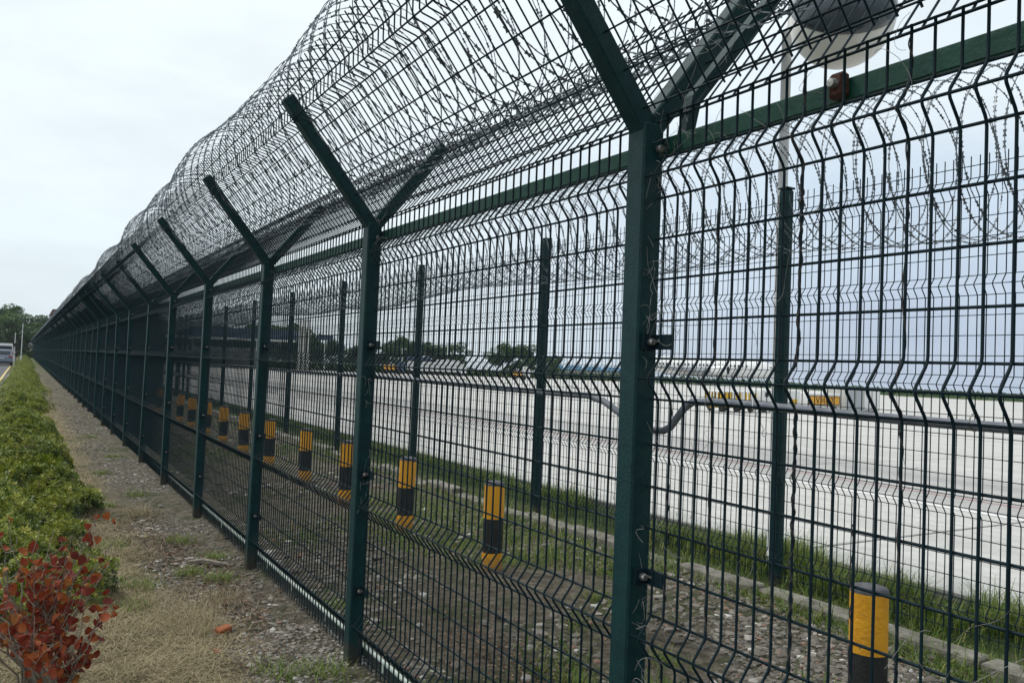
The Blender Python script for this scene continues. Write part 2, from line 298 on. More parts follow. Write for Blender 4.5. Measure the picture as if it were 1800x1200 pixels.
def mesh_from(s, name, mats, smooth=False, tint=False):
    me = bpy.data.meshes.new(name)
    V = np.vstack(s.v); me.vertices.add(len(V)); me.vertices.foreach_set('co', V.astype(np.float32).ravel())
    li = np.concatenate([f.ravel() for f, _ in s.f]); tot = np.concatenate([np.full(len(f), f.shape[1]) for f, _ in s.f]); mi = np.concatenate([np.full(len(f), m) for f, m in s.f])
    st = np.concatenate([[0], np.cumsum(tot)[:-1]])
    me.loops.add(len(li)); me.loops.foreach_set('vertex_index', li.astype(np.int32))
    me.polygons.add(len(tot)); me.polygons.foreach_set('loop_start', st.astype(np.int32)); me.polygons.foreach_set('loop_total', tot.astype(np.int32))
    me.polygons.foreach_set('material_index', mi.astype(np.int32))
    me.polygons.foreach_set('use_smooth', np.full(len(tot), smooth))
    if tint:
        at = me.attributes.new('tint', 'FLOAT', 'POINT'); at.data.foreach_set('value', np.concatenate(s.t).astype(np.float32))
    for m in (mats if isinstance(mats, (list, tuple)) else [mats]): me.materials.append(m)
    me.update(calc_edges=True); return me
def obj(name, me, parent=None, loc=None, rot=None):
    o = bpy.data.objects.new(name, me); col.objects.link(o)
    if parent: o.parent = parent
    if loc is not None: o.location = loc
    if rot is not None: o.rotation_euler = rot
    return o
def tag(o, label=None, cat=None, group=None, kind=None):
    if label: o['label'] = label
    if cat: o['category'] = cat
    if group: o['group'] = group
    if kind: o['kind'] = kind
    return o
def thing(name, label, cat, loc=(0, 0, 0), rotz=0, group=None):
    o = bpy.data.objects.new(name, None); col.objects.link(o); o.location = loc; o.rotation_euler = (0, 0, rotz); o.empty_display_size = .2
    return tag(o, label, cat, group)

# value noise for ground
_tab = np.random.default_rng(3).random((256, 256))
def vn(x, y, f):
    x = np.asarray(x)*f; y = np.asarray(y)*f; xi = np.floor(x).astype(int); yi = np.floor(y).astype(int); fx = x-xi; fy = y-yi
    fx = fx*fx*(3-2*fx); fy = fy*fy*(3-2*fy); g = lambda a, b: _tab[a % 256, b % 256]
    return (g(xi, yi)*(1-fx)+g(xi+1, yi)*fx)*(1-fy)+(g(xi, yi+1)*(1-fx)+g(xi+1, yi+1)*fx)*fy-.5
def gh(x, y):
    x = np.asarray(x, float); y = np.asarray(y, float)
    near = np.clip((70-y)/20, 0, 1)*np.clip((y+6)/2, 0, 1)*np.clip((x+.62)/.3, 0, 1)*np.clip((6.15-x)/.5, 0, 1)
    h = .05*vn(x, y, .9)+.03*vn(x, y, 2.7)+.014*vn(x, y, 9)+.007*vn(x, y, 22)
    bank = .07*np.clip((x-5.1)/.5, 0, 1)*np.clip((6.15-x)/.3, 0, 1)
    far = -.021*np.clip(x-122, 0, 290)
    return h*near-.012*near+bank*near+far

# ------------------------------------------------------------ SETTING
def dens(*segs):
    return np.unique(np.concatenate([np.arange(a, b, s_) for a, b, s_ in segs]))
xs = np.concatenate([[-2500, -900, -300, -120, -60, -30, -12, -5, -2, -1.0], dens((-.7, 6.4, .035)), [6.6, 8, 12, 20, 40, 80, 100, 122, 140, 160, 190, 230, 300, 420, 600, 900, 1600]])
ys = np.concatenate([[-2500, -600, -150, -40, -10], dens((-6, 2, .12), (2, 14, .035), (14, 30, .1), (30, 72, .4)), [75, 80, 90, 110, 140, 180, 260, 400, 700, 1200, 2500]])
X, Y = np.meshgrid(xs, ys, indexing='ij'); Z = gh(X, Y)
g = MB(); nx, ny = X.shape; i = np.arange(nx-1)[:, None]*ny+np.arange(ny-1)[None]
g.add(np.stack([X, Y, Z], -1).reshape(-1, 3), np.stack([i, i+ny, i+ny+1, i+1], -1).reshape(-1, 4))
ground = tag(g.build('ground', M['ground'], smooth=True), kind='structure')

# road on the far left
g = MB(); g.box((-6.0, 60, -.04), (10.55, 260, .1)); road = tag(g.build('road', M['asphalt']), kind='structure')
g = MB(); g.box((-.92, 60, .0125), (.12, 260, .004)); tag(g.build('road_edge_line', M['lineY']), kind='structure')
kb = tag(obj('kerb', None), kind='structure')
g = MB(); g.box((0, 0, 0), (.18, .985, .22), bev=.015); km = g.build('kerb_stone', M['kerb'], link=False)
for k in range(64): obj('kerb_stone', km, kb, (-.60+random.uniform(-.006, .006), 5+k*1.0, .035+random.uniform(-.006, .006)))
g = MB(); g.box((-.60, 69+50, .035), (.18, 99, .22)); tag(g.build('kerb_run', M['kerb'], kb), kind='stuff')
g = MB(); g.box((-.60, -1, .035), (.18, 11, .22)); tag(g.build('kerb_run', M['kerb'], kb), kind='stuff')
# far verge beyond the road
# apron
poly = [(6.12, -60), (112, -60), (111, 48), (102, 66), (120, 92), (120, 112), (102, 124.5), (54, 127), (25, 132), (6.12, 135)]
g = MB(); g.prism(poly, -.12, .045, axis=2); apron = tag(g.build('apron', [M['joint']]), kind='structure')
# near slabs are single pieces; beyond them one sheet
g2 = MB(); g2.prism([(36.15, -20), (36.15, 65)][:0] or [(6.12, 65.02), (6.12, 135), (25, 132), (54, 127), (102, 124.5), (120, 112), (120, 92), (102, 66), (111, 48), (112, -60), (36.14, -60), (36.14, 65.02)], .046, .062, axis=2)
tag(g2.build('apron_surface', M['apron'], apron), kind='stuff')
g = MB(); g.box((0, 0, 0), (4.955, 4.955, .02), bev=.008); sm = g.build('slab', M['apron'], link=False)
for a in range(6):
    for b_ in range(17):
        obj('slab', sm, apron, (8.63+a*5.0+(.01 if a else 0), -17.5+b_*5.0, .053+random.uniform(-.0015, .0015)))
lane = MB()
g = MB(); g.box((10.30, 35, .0675), (.12, 190, .003)); tag(g.build('lane_edge_line', M['lineW']), kind='structure')
g = MB(); g.box((11.35, 35, .0675), (.10, 190, .003)); tag(g.build('lane_red_line', M['lineR']), kind='structure')

# ------------------------------------------------------------ FENCE 1
D1, T1, S1 = 1.6, 1.894, 2.265
NW = 41; SP = S1/NW
def smooth_path(pts, c=.013):
    pts = [np.array(p, float) for p in pts]; out = [pts[0]]
    for a, b, d in zip(pts[:-2], pts[1:-1], pts[2:]):
        u = (a-b)/np.linalg.norm(a-b); v = (d-b)/np.linalg.norm(d-b); cc = min(c, .4*np.linalg.norm(a-b), .4*np.linalg.norm(d-b))
        out += [b+u*cc, b+(u+v)*cc*.28, b+v*cc]
    return np.array(out+[pts[-1]])
def dent_path(z0, z1, dents, depth=.048, hw=.061, sgn=-1):
    p = [(0, z1)]
    for c in dents: p += [(0, c+hw), (sgn*depth, c), (0, c-hw)]
    p.append((0, z0)); return smooth_path(p)
F1D = [2.210, 1.605, .851, .222]
F1H = [2.386, 2.026, 1.902, 1.778, 1.409, 1.285, 1.161, 1.037, .665, .541, .412, .062]
def hz_list(H, D, depth=.048, hw=.061, sgn=-1):
    return [(0, h) for h in H] + [q for c in D for q in ((0, c+hw), (sgn*depth, c), (0, c-hw))]
HZ1 = hz_list(F1H, F1D)
WR = .0038; VR = .0031
def vwire(path2, sides, r=WR):
    g = MB(); P = np.column_stack([path2[:, 0], np.zeros(len(path2)), path2[:, 1]]); g.tube(P, r, sides, ref=(0, 1, 0)); return g
def panel_mesh(path2, hz, n, sp, length, sides, name, r=WR, hr=None, over=0):
    g = MB(); P0 = np.column_stack([path2[:, 0], np.zeros(len(path2)), path2[:, 1]])
    for k in range(n):
        P = P0.copy(); P[:, 1] = (k+.5)*sp; g.tube(P, r, sides, ref=(0, 1, 0), caps=False)
    for a, b in hz: g.tube([(a+r*1.6, -over, b), (a+r*1.6, length+over, b)], hr or r, sides, ref=(1, 0, 0), caps=False)
    return g.build(name, M['wire'], link=False, smooth=True)
path1 = dent_path(.03, 2.40, F1D)
# V mesh: s along arm, n outward normal
ARM = math.hypot(.469, .576)
VD = [.640]; VH = [.025, .150, .273, .396, .520, .800-.03]
pathV = dent_path(.012, .835, VD, sgn=-1); HZV = hz_list(VH, VD)
def to_arm(sign):      # sign -1: arm leans to the camera side
    a = math.atan2(.469, .576)*(-sign)
    # local x (dent) and z (along arm)
    return (0, -a, 0) if sign > 0 else (0, -a, 0)
fence = thing('fence', 'tall dark green welded mesh fence with Y shaped post tops running along the dirt strip', 'fence', (0, 0, 0))
# meshes
g = MB(); g.box((0, 0, 1.18), (.080, .080, 2.40), bev=.006); post_me = g.build('post', M['green'], link=False)
ANR = R(38)
def arm_mesh(sign, L, w=.066, y=.0):
    g = MB(); a = -math.atan2(.469, .576) if sign < 0 else ANR; ca, sa = math.cos(a), math.sin(a)
    rot = np.array([[ca, 0, sa], [0, 1, 0], [-sa, 0, ca]])
    c = np.array([sign*.012, y, 2.372]) + rot @ np.array([0, 0, L/2])
    g.box(c, (w, w, L), rot=rot, bev=.005)
    # black plate painting in the shade inside the hollow open end
    c2 = np.array([sign*.012, y, 2.372]) + rot @ np.array([0, 0, L+.0015]); g.box(c2, (w*.8, w*.8, .003), m=1, rot=rot)
    return g.build('outrigger_arm', [M['green'], M['black']], link=False)
armL_me = arm_mesh(-1, .775); armR_me = arm_mesh(1, .64)
g = MB(); g.box((.02, -.062, 0), (.012, .13, .045), m=0, bev=.002); g.box((-.005, -.046, 0), (.04, .012, .05), m=0, bev=.002); clip_me = g.build('clip', M['wire'], link=False)
g = MB(); rx = np.array([[1, 0, 0], [0, 0, -1], [0, 1, 0]])
g.lathe([(0, .018), (.009, .018), (.0115, .010), (.0115, 0)], 10, (0, -.052, 0), ax=rx); g.lathe([(0, .034), (.004, .034), (.004, .0)], 8, (.012, -.05, .002), ax=rx); bolt_me = g.build('bolt', M['bolt'], link=False)
# wires as single pieces
vw_me = vwire(path1, 6).build('vertical_wire', M['wire'], link=False, smooth=True)
vv_me = vwire(pathV, 6, VR).build('vertical_wire', M['wire'], link=False, smooth=True)
g = MB(); g.tube([(0, 0, 0), (0, S1-.02, 0)], WR, 6, ref=(1, 0, 0)); hw_me = g.build('horizontal_wire', M['wire'], link=False, smooth=True)
pan_mid = panel_mesh(path1, HZ1, NW, SP, S1, 5, 'mesh_panel'); panV_mid = panel_mesh(pathV, HZV, NW, SP, S1, 5, 'slanted_mesh_panel', r=VR)
pan_far = panel_mesh(dent_path(.03, 2.40, F1D)[::2] if 0 else path1[::1], HZ1, NW, SP, S1, 3, 'mesh_panel'); panV_far = panel_mesh(pathV, HZV, NW, SP, S1, 3, 'slanted_mesh_panel', r=VR)
g = MB(); g.box((0, S1/2, 0), (.025, S1, .054), bev=.003); rail_me = g.build('top_rail', M['rail'], link=False)
g = MB(); g.box((0, S1/2, 0), (.025, S1-.09, .045), bev=.003); brail_me = g.build('bottom_rail', M['green'], link=False)
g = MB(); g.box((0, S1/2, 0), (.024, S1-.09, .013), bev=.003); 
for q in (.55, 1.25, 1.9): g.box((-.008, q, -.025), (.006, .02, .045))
bstrip_me = g.build('pale_rail_strip', M['pale'], link=False)  # pale strip paints in the lit, worn top of the bottom rail
NP = 75
jit = random.Random(5)
for i in range(-1, NP):
    y = T1+i*S1
    tilt = (jit.uniform(-.006, .006), jit.uniform(-.008, .008), 0) if i > 1 else (0, 0, 0)
    p = obj('post', post_me, fence, (D1, y, 0), tilt)
    obj('outrigger_arm', armL_me, p); obj('outrigger_arm', armR_me, p)
    if i <= 8:
        for z in (1.715, 1.02, .40):
            c = obj('clip', clip_me, p, (0, 0, z)); 
            obj('bolt', bolt_me, p, (0, 0, z))
        obj('bolt', bolt_me, p, (0.012, 0.006, 2.30))
    if i == NP-1: break
    wob = jit.uniform(-.004, .004) if i > 1 else 0
    for nm, near, mid, far, vm, hz, z0, ang, xo in (('mesh_panel', i <= 1, pan_mid, pan_far, vw_me, HZ1, 0, 0, .012),
                                   ('slanted_mesh_panel', i <= 0, panV_mid, panV_far, vv_me, HZV, 2.395, -math.atan2(.469, .576), -.03),
                                   ('slanted_mesh_panel', i <= 0, panV_mid, panV_far, vv_me, HZV, 2.395, ANR, .045)):
        loc = (D1+xo, y, z0+wob)
        if near and i >= 0 or (i == -1 and nm == 'mesh_panel') or (i == -1 and ang > 0):
            e = bpy.data.objects.new(nm, None); col.objects.link(e); e.parent = fence; e.location = loc; e.rotation_euler = (0, ang, 0); e.empty_display_size = .1
            if ang > 0: e.scale = (-1, 1, 1)
            for k in range(NW):
                w = obj('vertical_wire', vm, e, (jit.uniform(-.0012, .0012), (k+.5)*SP+jit.uniform(-.0012, .0012), 0), (jit.uniform(-.0008, .0008), 0, 0))
            for a, b in hz:
                obj('horizontal_wire', hw_me, e, (a+WR*1.6, .01, b), (0, 0, 0))
        else:
            o = obj(nm, mid if i < 6 else far, fence, loc, (0, ang, 0)); o['kind'] = 'stuff'
            if ang > 0: o.scale = (-1, 1, 1)
    obj('top_rail', rail_me, fence, (D1+.062, y, 2.318))
    br = obj('bottom_rail', brail_me, fence, (D1+.055, y+.045, .068)); obj('pale_rail_strip', bstrip_me, br, (-.004, 0, .032))
# second parallel strut on the first post
g = MB(); P = np.array([(1.665, 1.80, 2.30), (1.69, 1.79, 2.45), (2.05, 1.725, 2.93)]); g.tube(P, [.025, .027, .027], 4, ref=(0, 1, 0))
br = g.build('brace', M['green'], fence)
# rusty joint clamp on the top rail
g = MB(); g.box((0, 0, 0), (.03, .045, .062), m=0, bev=.008); g.lathe([(0, .02), (.010, .018), (.013, .008), (.013, 0)], 10, (-.015, 0, .002), m=1, ax=np.array([[0, 0, -1], [0, 1, 0], [1, 0, 0]]))
g.build('rail_clamp', [M['rust'], M['bolt']], fence).location = (D1+.035, 1.235, 2.325)

# ------------------------------------------------------------ FENCE 2
D2, T2, S2 = 5.016, 4.27, 3.395
NW2 = 61; SP2 = S2/NW2
F2D = [2.86, 2.25, 1.63, .885, .26]
F2H = [3.0, 2.675, 2.55, 2.43, 2.065, 1.94, 1.815, 1.445, 1.32, 1.195, 1.07, .70, .575, .45, .13]
fence2 = thing('fence', 'second green mesh fence beside the apron with straight posts and spiked wire tops', 'fence')
p2 = dent_path(.10, 3.06, F2D); hz2 = hz_list(F2H, F2D)
pan2 = panel_mesh(p2, hz2, NW2, SP2, S2, 4, 'mesh_panel', r=.0034); pan2f = panel_mesh(p2, hz2, NW2, SP2, S2, 3, 'mesh_panel', r=.0038)
g = MB(); a = np.arange(14)*2*np.pi/14
g.box((0, 0, 1.53), (.092, .092, 3.16), bev=.018); post2_me = g.build('post', M['green'], link=False)
g = MB(); g.box((0, 0, 3.118), (.098, .098, .014), bev=.004); pcap_me = g.build('post_cap', M['green'], link=False)
for j in range(-2, 38):
    y = T2+j*S2
    p = obj('post', post2_me, fence2, (D2+.04, y, 0), (jit.uniform(-.004, .004), jit.uniform(-.004, .004), 0)); obj('post_cap', pcap_me, p)
    if j < 37: o = obj('mesh_panel', pan2 if j < 4 else pan2f, fence2, (D2-.02, y, 0)); o['kind'] = 'stuff'
# kerb stones along the foot of fence 2
k2 = tag(obj('edging', None), kind='structure')
g = MB(); g.box((0, 0, 0), (.17, .80, .16), bev=.012); ksm = g.build('edging_stone', M['kerb'], link=False)
for k in range(60):
    obj('edging_stone', ksm, k2, (4.86+jit.uniform(-.035, .035), .5+k*.83, -.035+jit.uniform(-.045, .02)), (jit.uniform(-.03, .03), jit.uniform(-.05, .05), jit.uniform(-.03, .03)))
g = MB(); g.box((4.86, 75, -.02), (.16, 50, .14)); tag(g.build('edging_run', M['kerb'], k2), kind='stuff')

# ------------------------------------------------------------ RAZOR COILS
def coil_section(L, turns, Rr, amp, seed, seg=34, r=.0025, barb=.055, bs=.0125):
    rs_ = np.random.default_rng(seed); g = MB()
    n = turns*seg+1; u = np.linspace(0, 1, n)
    env = np.sin(np.pi*u)
    for sgn, ph in ((1, 0), (-1, math.pi*.13)):
        th = sgn*2*np.pi*turns*u+ph
        jr = np.interp(u, np.linspace(0, 1, turns*5+1), rs_.uniform(-.022, .022, turns*5+1))*env
        jy = np.interp(u, np.linspace(0, 1, turns*3+1), rs_.uniform(-.032, .032, turns*3+1))*env
        cx = amp[0]*env; cz = amp[1]*env**2
        rr = Rr*(1+amp[2]*env)+jr
        P = np.column_stack([cx+rr*np.cos(th), u*L+jy, cz+rr*np.sin(th)])
        g.tube(P, r, 3, ref=(0, 1, .02), caps=False)
        d = np.concatenate([[0], np.cumsum(np.linalg.norm(np.diff(P, axis=0), axis=1))])
        s_b = np.arange(barb/2, d[-1], barb)
        C = np.column_stack([np.interp(s_b, d, P[:, k]) for k in range(3)]); C2 = np.column_stack([np.interp(s_b+.002, d, P[:, k]) for k in range(3)])
        T = C2-C; T /= np.linalg.norm(T, axis=1)[:, None]+1e-9
        q = rs_.normal(size=C.shape); W = np.cross(T, q); W /= np.linalg.norm(W, axis=1)[:, None]
        hl, hw_ = bs, bs*.62
        V = np.stack([C-T*hl+W*hw_, C+T*hl+W*hw_, C+T*hl-W*hw_, C-T*hl-W*hw_], 1)
        # bow-tie plate : pinch the middle
        m_ = len(C); V = np.stack([C-T*hl+W*hw_, C+W*.004, C+T*hl+W*hw_, C+T*hl-W*hw_, C-W*.004, C-T*hl-W*hw_], 1)
        b0 = np.arange(m_)[:, None]*6
        g.add(V.reshape(-1, 3), np.concatenate([b0+np.array([[0, 1, 4, 5]]), b0+np.array([[1, 2, 3, 4]])]))
    return g.build('coil_section', M['razor'], link=False)
CZ1, CR1 = 3.115, .485
secs = [coil_section(S1, 10, CR1, a, s_) for a, s_ in (((.02, -.01, .01), 1), ((-.02, .02, -.01), 2), ((-.035, .03, .02), 3), ((.02, -.02, -.015), 4), ((-.02, .03, .03), 5))]
coil = thing('razor_wire_coil', 'long coil of grey razor wire lying in the Y shaped top of the near fence', 'razor wire')
pick = [0, 4, 3, 2, 1, 4, 3, 2, 0, 3, 2, 4]
for i in range(-1, NP-1): obj('coil_section', secs[pick[(i+1) % len(pick)]], coil, (D1+.01, T1+i*S1, CZ1))
# hanging ring past the end of the fence
# collapsed razor strands tied along the inner mesh edge
def strand_mesh(L, turns, Rr, seed, barb=.05):
    rs_ = np.random.default_rng(seed); g = MB(); n = turns*12+1; u = np.linspace(0, 1, n); env = np.minimum(1, np.sin(np.pi*u)*6)
    for k in range(2):
        th = (1 if k else -1)*2*np.pi*turns*u+k; rr = Rr*(1+env*np.interp(u, np.linspace(0, 1, 20), rs_.uniform(-.4, .4, 20)))
        P = np.column_stack([rr*np.cos(th)*.9, u*L, rr*np.sin(th)*.55]); g.tube(P, .0022, 3, ref=(0, 1, .02), caps=False)
        d = np.concatenate([[0], np.cumsum(np.linalg.norm(np.diff(P, axis=0), axis=1))]); s_b = np.arange(barb/2, d[-1], barb)
        C = np.column_stack([np.interp(s_b, d, P[:, q]) for q in range(3)]); T = rs_.normal(size=C.shape); T /= np.linalg.norm(T, axis=1)[:, None]; W = np.cross(T, rs_.normal(size=C.shape)); W /= np.linalg.norm(W, axis=1)[:, None]
        V = np.stack([C-T*.011+W*.005, C+T*.011+W*.005, C+T*.011-W*.005, C-T*.011-W*.005], 1); g.add(V.reshape(-1, 3), np.arange(len(C))[:, None]*4+np.arange(4)[None])
    return g.build('strand_section', M['razor'], link=False)
st = [strand_mesh(S1, 30, .058, s_) for s_ in (11, 12)]
strand = thing('razor_wire_coil', 'flattened bundle of razor wire tied along the upper edge of the inner slanted mesh', 'razor wire')
for i in range(-1, NP-1): obj('strand_section', st[i % 2], strand, (D1+.47, T1+i*S1, 2.865))
secs2 = [coil_section(S2, 15, .50, a, s_, seg=30, r=.0034, bs=.019, barb=.06) for a, s_ in (((.04, -.02, .02), 21), ((-.05, .03, -.05), 22), ((.02, -.05, .04), 23))]
coil2 = thing('razor_wire_coil', 'open razor wire coil on top of the second fence beside the apron', 'razor wire')
for j in range(-2, 37): obj('coil_section', secs2[j % 3], coil2, (D2-.03, T2+j*S2, 3.10))

# ------------------------------------------------------------ CONDUIT
pts = []
px = D1+.045
def wav(y): return px+.006*math.sin(y*3.1)
for y in np.arange(-.6, 1.60, .12): pts.append((wav(y), y, 1.545+.004*math.sin(y*5)))
pts += [(px+.006, 1.665, 1.546), (px+.012, 1.715, 1.543), (px+.018, 1.755, 1.522), (px+.026, 1.795, 1.488), (px+.032, 1.825, 1.462), (px+.036, 1.86, 1.448), (px+.038, 1.91, 1.446), (px+.036, 1.97, 1.452), (px+.02, 2.04, 1.484), (px+.008, 2.12, 1.522), (px, 2.20, 1.538)]
for y in np.arange(2.3, 60, .25): pts.append((wav(y), y, 1.540+.004*math.sin(y*2)))
g = MB(); g.tube(np.array(pts), .0112, 10, ref=(.3, .1, 1)); cdt = g.build('conduit', M['pipe'], smooth=True); tag(cdt, 'grey plastic conduit clipped to the near fence with a dip at the first post', 'pipe')
g = MB()
for y in (.9, 1.62, 2.3, 3.1, 3.9, 5.2):
    a = np.linspace(0, 2*np.pi, 13); g.tube(np.column_stack([wav(y)-.006+.020*np.cos(a), np.full(13, y), 1.548+.018*np.sin(a)]), .0016, 4, caps=False)
tag(g.build('wire_tie', M['bolt'], cdt), kind='stuff')
g = MB(); g.tube([(1.635, 1.47, 1.565), (1.625, 1.462, 1.54), (1.632, 1.45, 1.52), (1.628, 1.425, 1.488)], .0016, 5, ref=(1, 0, 0))
a = np.linspace(0, 2*np.pi, 15); g.tube(np.column_stack([np.full(15, 1.628), 1.423+.007*np.cos(a), 1.480+.008*np.sin(a)]), .0018, 5, ref=(1, 0, 0), caps=False)
tag(g.build('hanging_tie', M['white']), 'loose white wire tie with a looped end hanging from the conduit', 'tie')

# dry vines winding round some of the near wires
g = MB(); vr = np.random.default_rng(44)
for k, (pi_, wi, z0, z1) in enumerate([(0, 0, .2, 2.3), (-1, 38, .3, 1.6), (-1, 35, .9, 2.3), (-1, 30, .1, 2.38), (-1, 27, .2, 1.3), (-1, 25, .4, 2.38), (-1, 19, .9, 1.9), (-1, 31, .1, 1.2), (0, 3, .2, 1.1)]):
    yy = T1+pi_*S1+(wi+.5)*SP; n = int((z1-z0)/.008); z = np.linspace(z0, z1, n)
    ox = np.interp(z, path1[::-1, 1], path1[::-1, 0])+D1+.012
    for h in range(1 if k % 3 else 2):
        ph = vr.uniform(0, 6); rr = .0030+.0013*np.interp(z, np.linspace(z0, z1, 40), vr.uniform(-.4, 1.9, 40))
        th = np.cumsum(np.interp(z, np.linspace(z0, z1, 24), vr.uniform(15, 120, 24)))*.008*(1 if h else -1)+ph
        g.tube(np.column_stack([ox+rr*np.cos(th), yy+rr*np.sin(th), z]), .0017, 4, ref=(0, 1, 0), caps=False)
vine = tag(g.build('dry_vine', M['vine']), 'dry brown creeper stems twisted round the near fence wires', 'vine', kind='stuff')
g = MB()
def curl(p0, n, step, r, sd, bias=(0, 0, 0)):
    q = np.random.default_rng(sd); P = [np.array(p0, float)]; d = q.normal(size=3)*[.35, 1, 1]; d /= np.linalg.norm(d); w = q.normal(size=3)*.22
    for _ in range(n):
        w = w*.93+q.normal(size=3)*.05; d = d+np.cross(w, d)+np.array(bias)*.1; d /= np.linalg.norm(d); P.append(P[-1]+d*step)
    P = np.array(P); P[:, 0] = p0[0]+(P[:, 0]-p0[0])*.25; g.tube(P, r, 3, ref=(.3, .2, .9), caps=False)
for k in range(95):
    z = vr.choice([.75, .85, .95, 1.05, 1.75, 2.25, 1.9, .6]) + vr.normal()*.06
    curl((1.6+vr.uniform(-.03, .06), T1-.05+vr.normal()*.012-abs(vr.normal())*.015, z), int(vr.integers(8, 26)), .009, .0007, 100+k)
for k in range(34): curl((1.6, vr.uniform(.55, 1.8), vr.uniform(.4, 2.38)), int(vr.integers(8, 22)), .014, .0006, 300+k)
for k in range(18): curl((1.63, vr.uniform(1.2, 1.84), vr.uniform(2.2, 2.75)), int(vr.integers(12, 26)), .018, .0007, 500+k)
for k in range(30): curl((1.6+vr.uniform(-.02, .03), T1+S1-.05+vr.normal()*.012, vr.choice([1.5, 2.3, 1.0])+vr.normal()*.07), int(vr.integers(8, 22)), .011, .0009, 700+k)
tag(g.build('dry_fibres', M['fibre']), 'thin pale dead creeper fibres curling on the nearest posts and wires', 'vine', kind='stuff')

# ------------------------------------------------------------ BOLLARDS
BX, BT, BS = 3.302, 2.268, 1.6885
def cyl(z0, z1, r, me, sides=28, bev=0):
    g = MB(); pr = [(r, z0), (r, z1)] if not bev else [(r, z0), (r, z1-bev), (r-bev, z1), (0, z1)]
    g.lathe(pr, sides); return g
bol = []
m_b = cyl(-.1, .155, .082, None).build('lower_yellow_band', M['yellow'], link=False, smooth=True)
m_k = cyl(.155, .425, .0822, None).build('black_band', M['black'], link=False, smooth=True)
m_y = cyl(.425, .690, .082, None).build('upper_yellow_band', M['yellow'], link=False, smooth=True)
g = MB(); g.lathe([(.0822, .688), (.083, .698), (.078, .712), (.05, .720), (0, .722)], 28); m_c = g.build('cap', M['cap'], link=False, smooth=True)
ords = ['nearest', 'second nearest', 'third', 'fourth', 'fifth', 'sixth', 'seventh', 'eighth', 'ninth', 'tenth', 'eleventh', 'twelfth', 'thirteenth', 'fourteenth', 'fifteenth', 'sixteenth']
for k in range(16):
    lab = {0: 'large yellow and black bollard with a dark cap at the lower right behind the mesh', 1: 'striped bollard hidden behind the big near fence post', 2: 'yellow and black bollard just left of the near fence post with green grass round it',
           3: 'striped bollard right of the second fence post, lower yellow band on the gravel', 4: 'striped bollard just left of the second fence post'}.get(k, f'striped orange-yellow and black bollard, {ords[k]} in the row counted from the camera')
    t = thing('bollard', lab, 'bollard', (BX+jit.uniform(-.02, .02), BT+k*BS+jit.uniform(-.02, .02), -.01), jit.uniform(0, 6), 'striped bollards between the fences')
    t.rotation_euler = (jit.uniform(-.03, .03), jit.uniform(-.025, .025), jit.uniform(0, 6))
    for nm, me in (('yellow_band', m_b), ('black_band', m_k), ('yellow_band', m_y), ('cap', m_c)): obj(nm, me, t)

# ------------------------------------------------------------ LAMP
lt = thing('lamp_post', 'white lamp post with a large round globe lamp, dark hood above a white bowl', 'street lamp', (5.5, 4.69, 0))
g = MB(); g.tube([(0, 0, -.1), (0, 0, 2.6), (0, 0, 4.62)], [.043, .043, .042], 16, ref=(0, 1, 0)); g.build('pole', M['polewhite'], lt, smooth=True)
gc = Vector((0.0, -.55, 4.56)); GR = .405
n_ax = Vector((-.52, -.55, .65)).normalized(); rotm = n_ax.to_track_quat('Z', 'Y').to_matrix(); rotm = np.array(rotm)
hood = [(GR*1.015*math.cos(t), GR*1.015*math.sin(t)) for t in np.linspace(R(8), R(90), 14)]; hood[-1] = (0, hood[-1][1])
hood = [(hood[0][0]*.97, hood[0][1]-.004)]+hood
g = MB(); g.lathe(hood, 36, gc, ax=rotm); hd = g.build('hood', M['lampdark'], lt, smooth=True)
g = MB(); g.lathe([(GR*math.cos(t), GR*math.sin(t)) for t in np.linspace(R(-90), R(9), 16)], 36, gc, ax=rotm); g.build('bowl', M['lampwhite'], lt, smooth=True)
g = MB(); g.lathe([(.07, GR*1.0), (.07, GR*1.035), (.05, GR*1.05), (0, GR*1.05)], 20, gc, ax=rotm); g.build('sensor_cap', M['cap'], hd, smooth=True)
g = MB(); g.tube([(0, 0, 4.6), (0, -.05, 4.85), (0, -.22, 5.06), (0, -.42, 5.08), (0, -.55, 4.98)], .03, 12, ref=(1, 0, 0)); g.build('arm', M['polewhite'], lt, smooth=True)

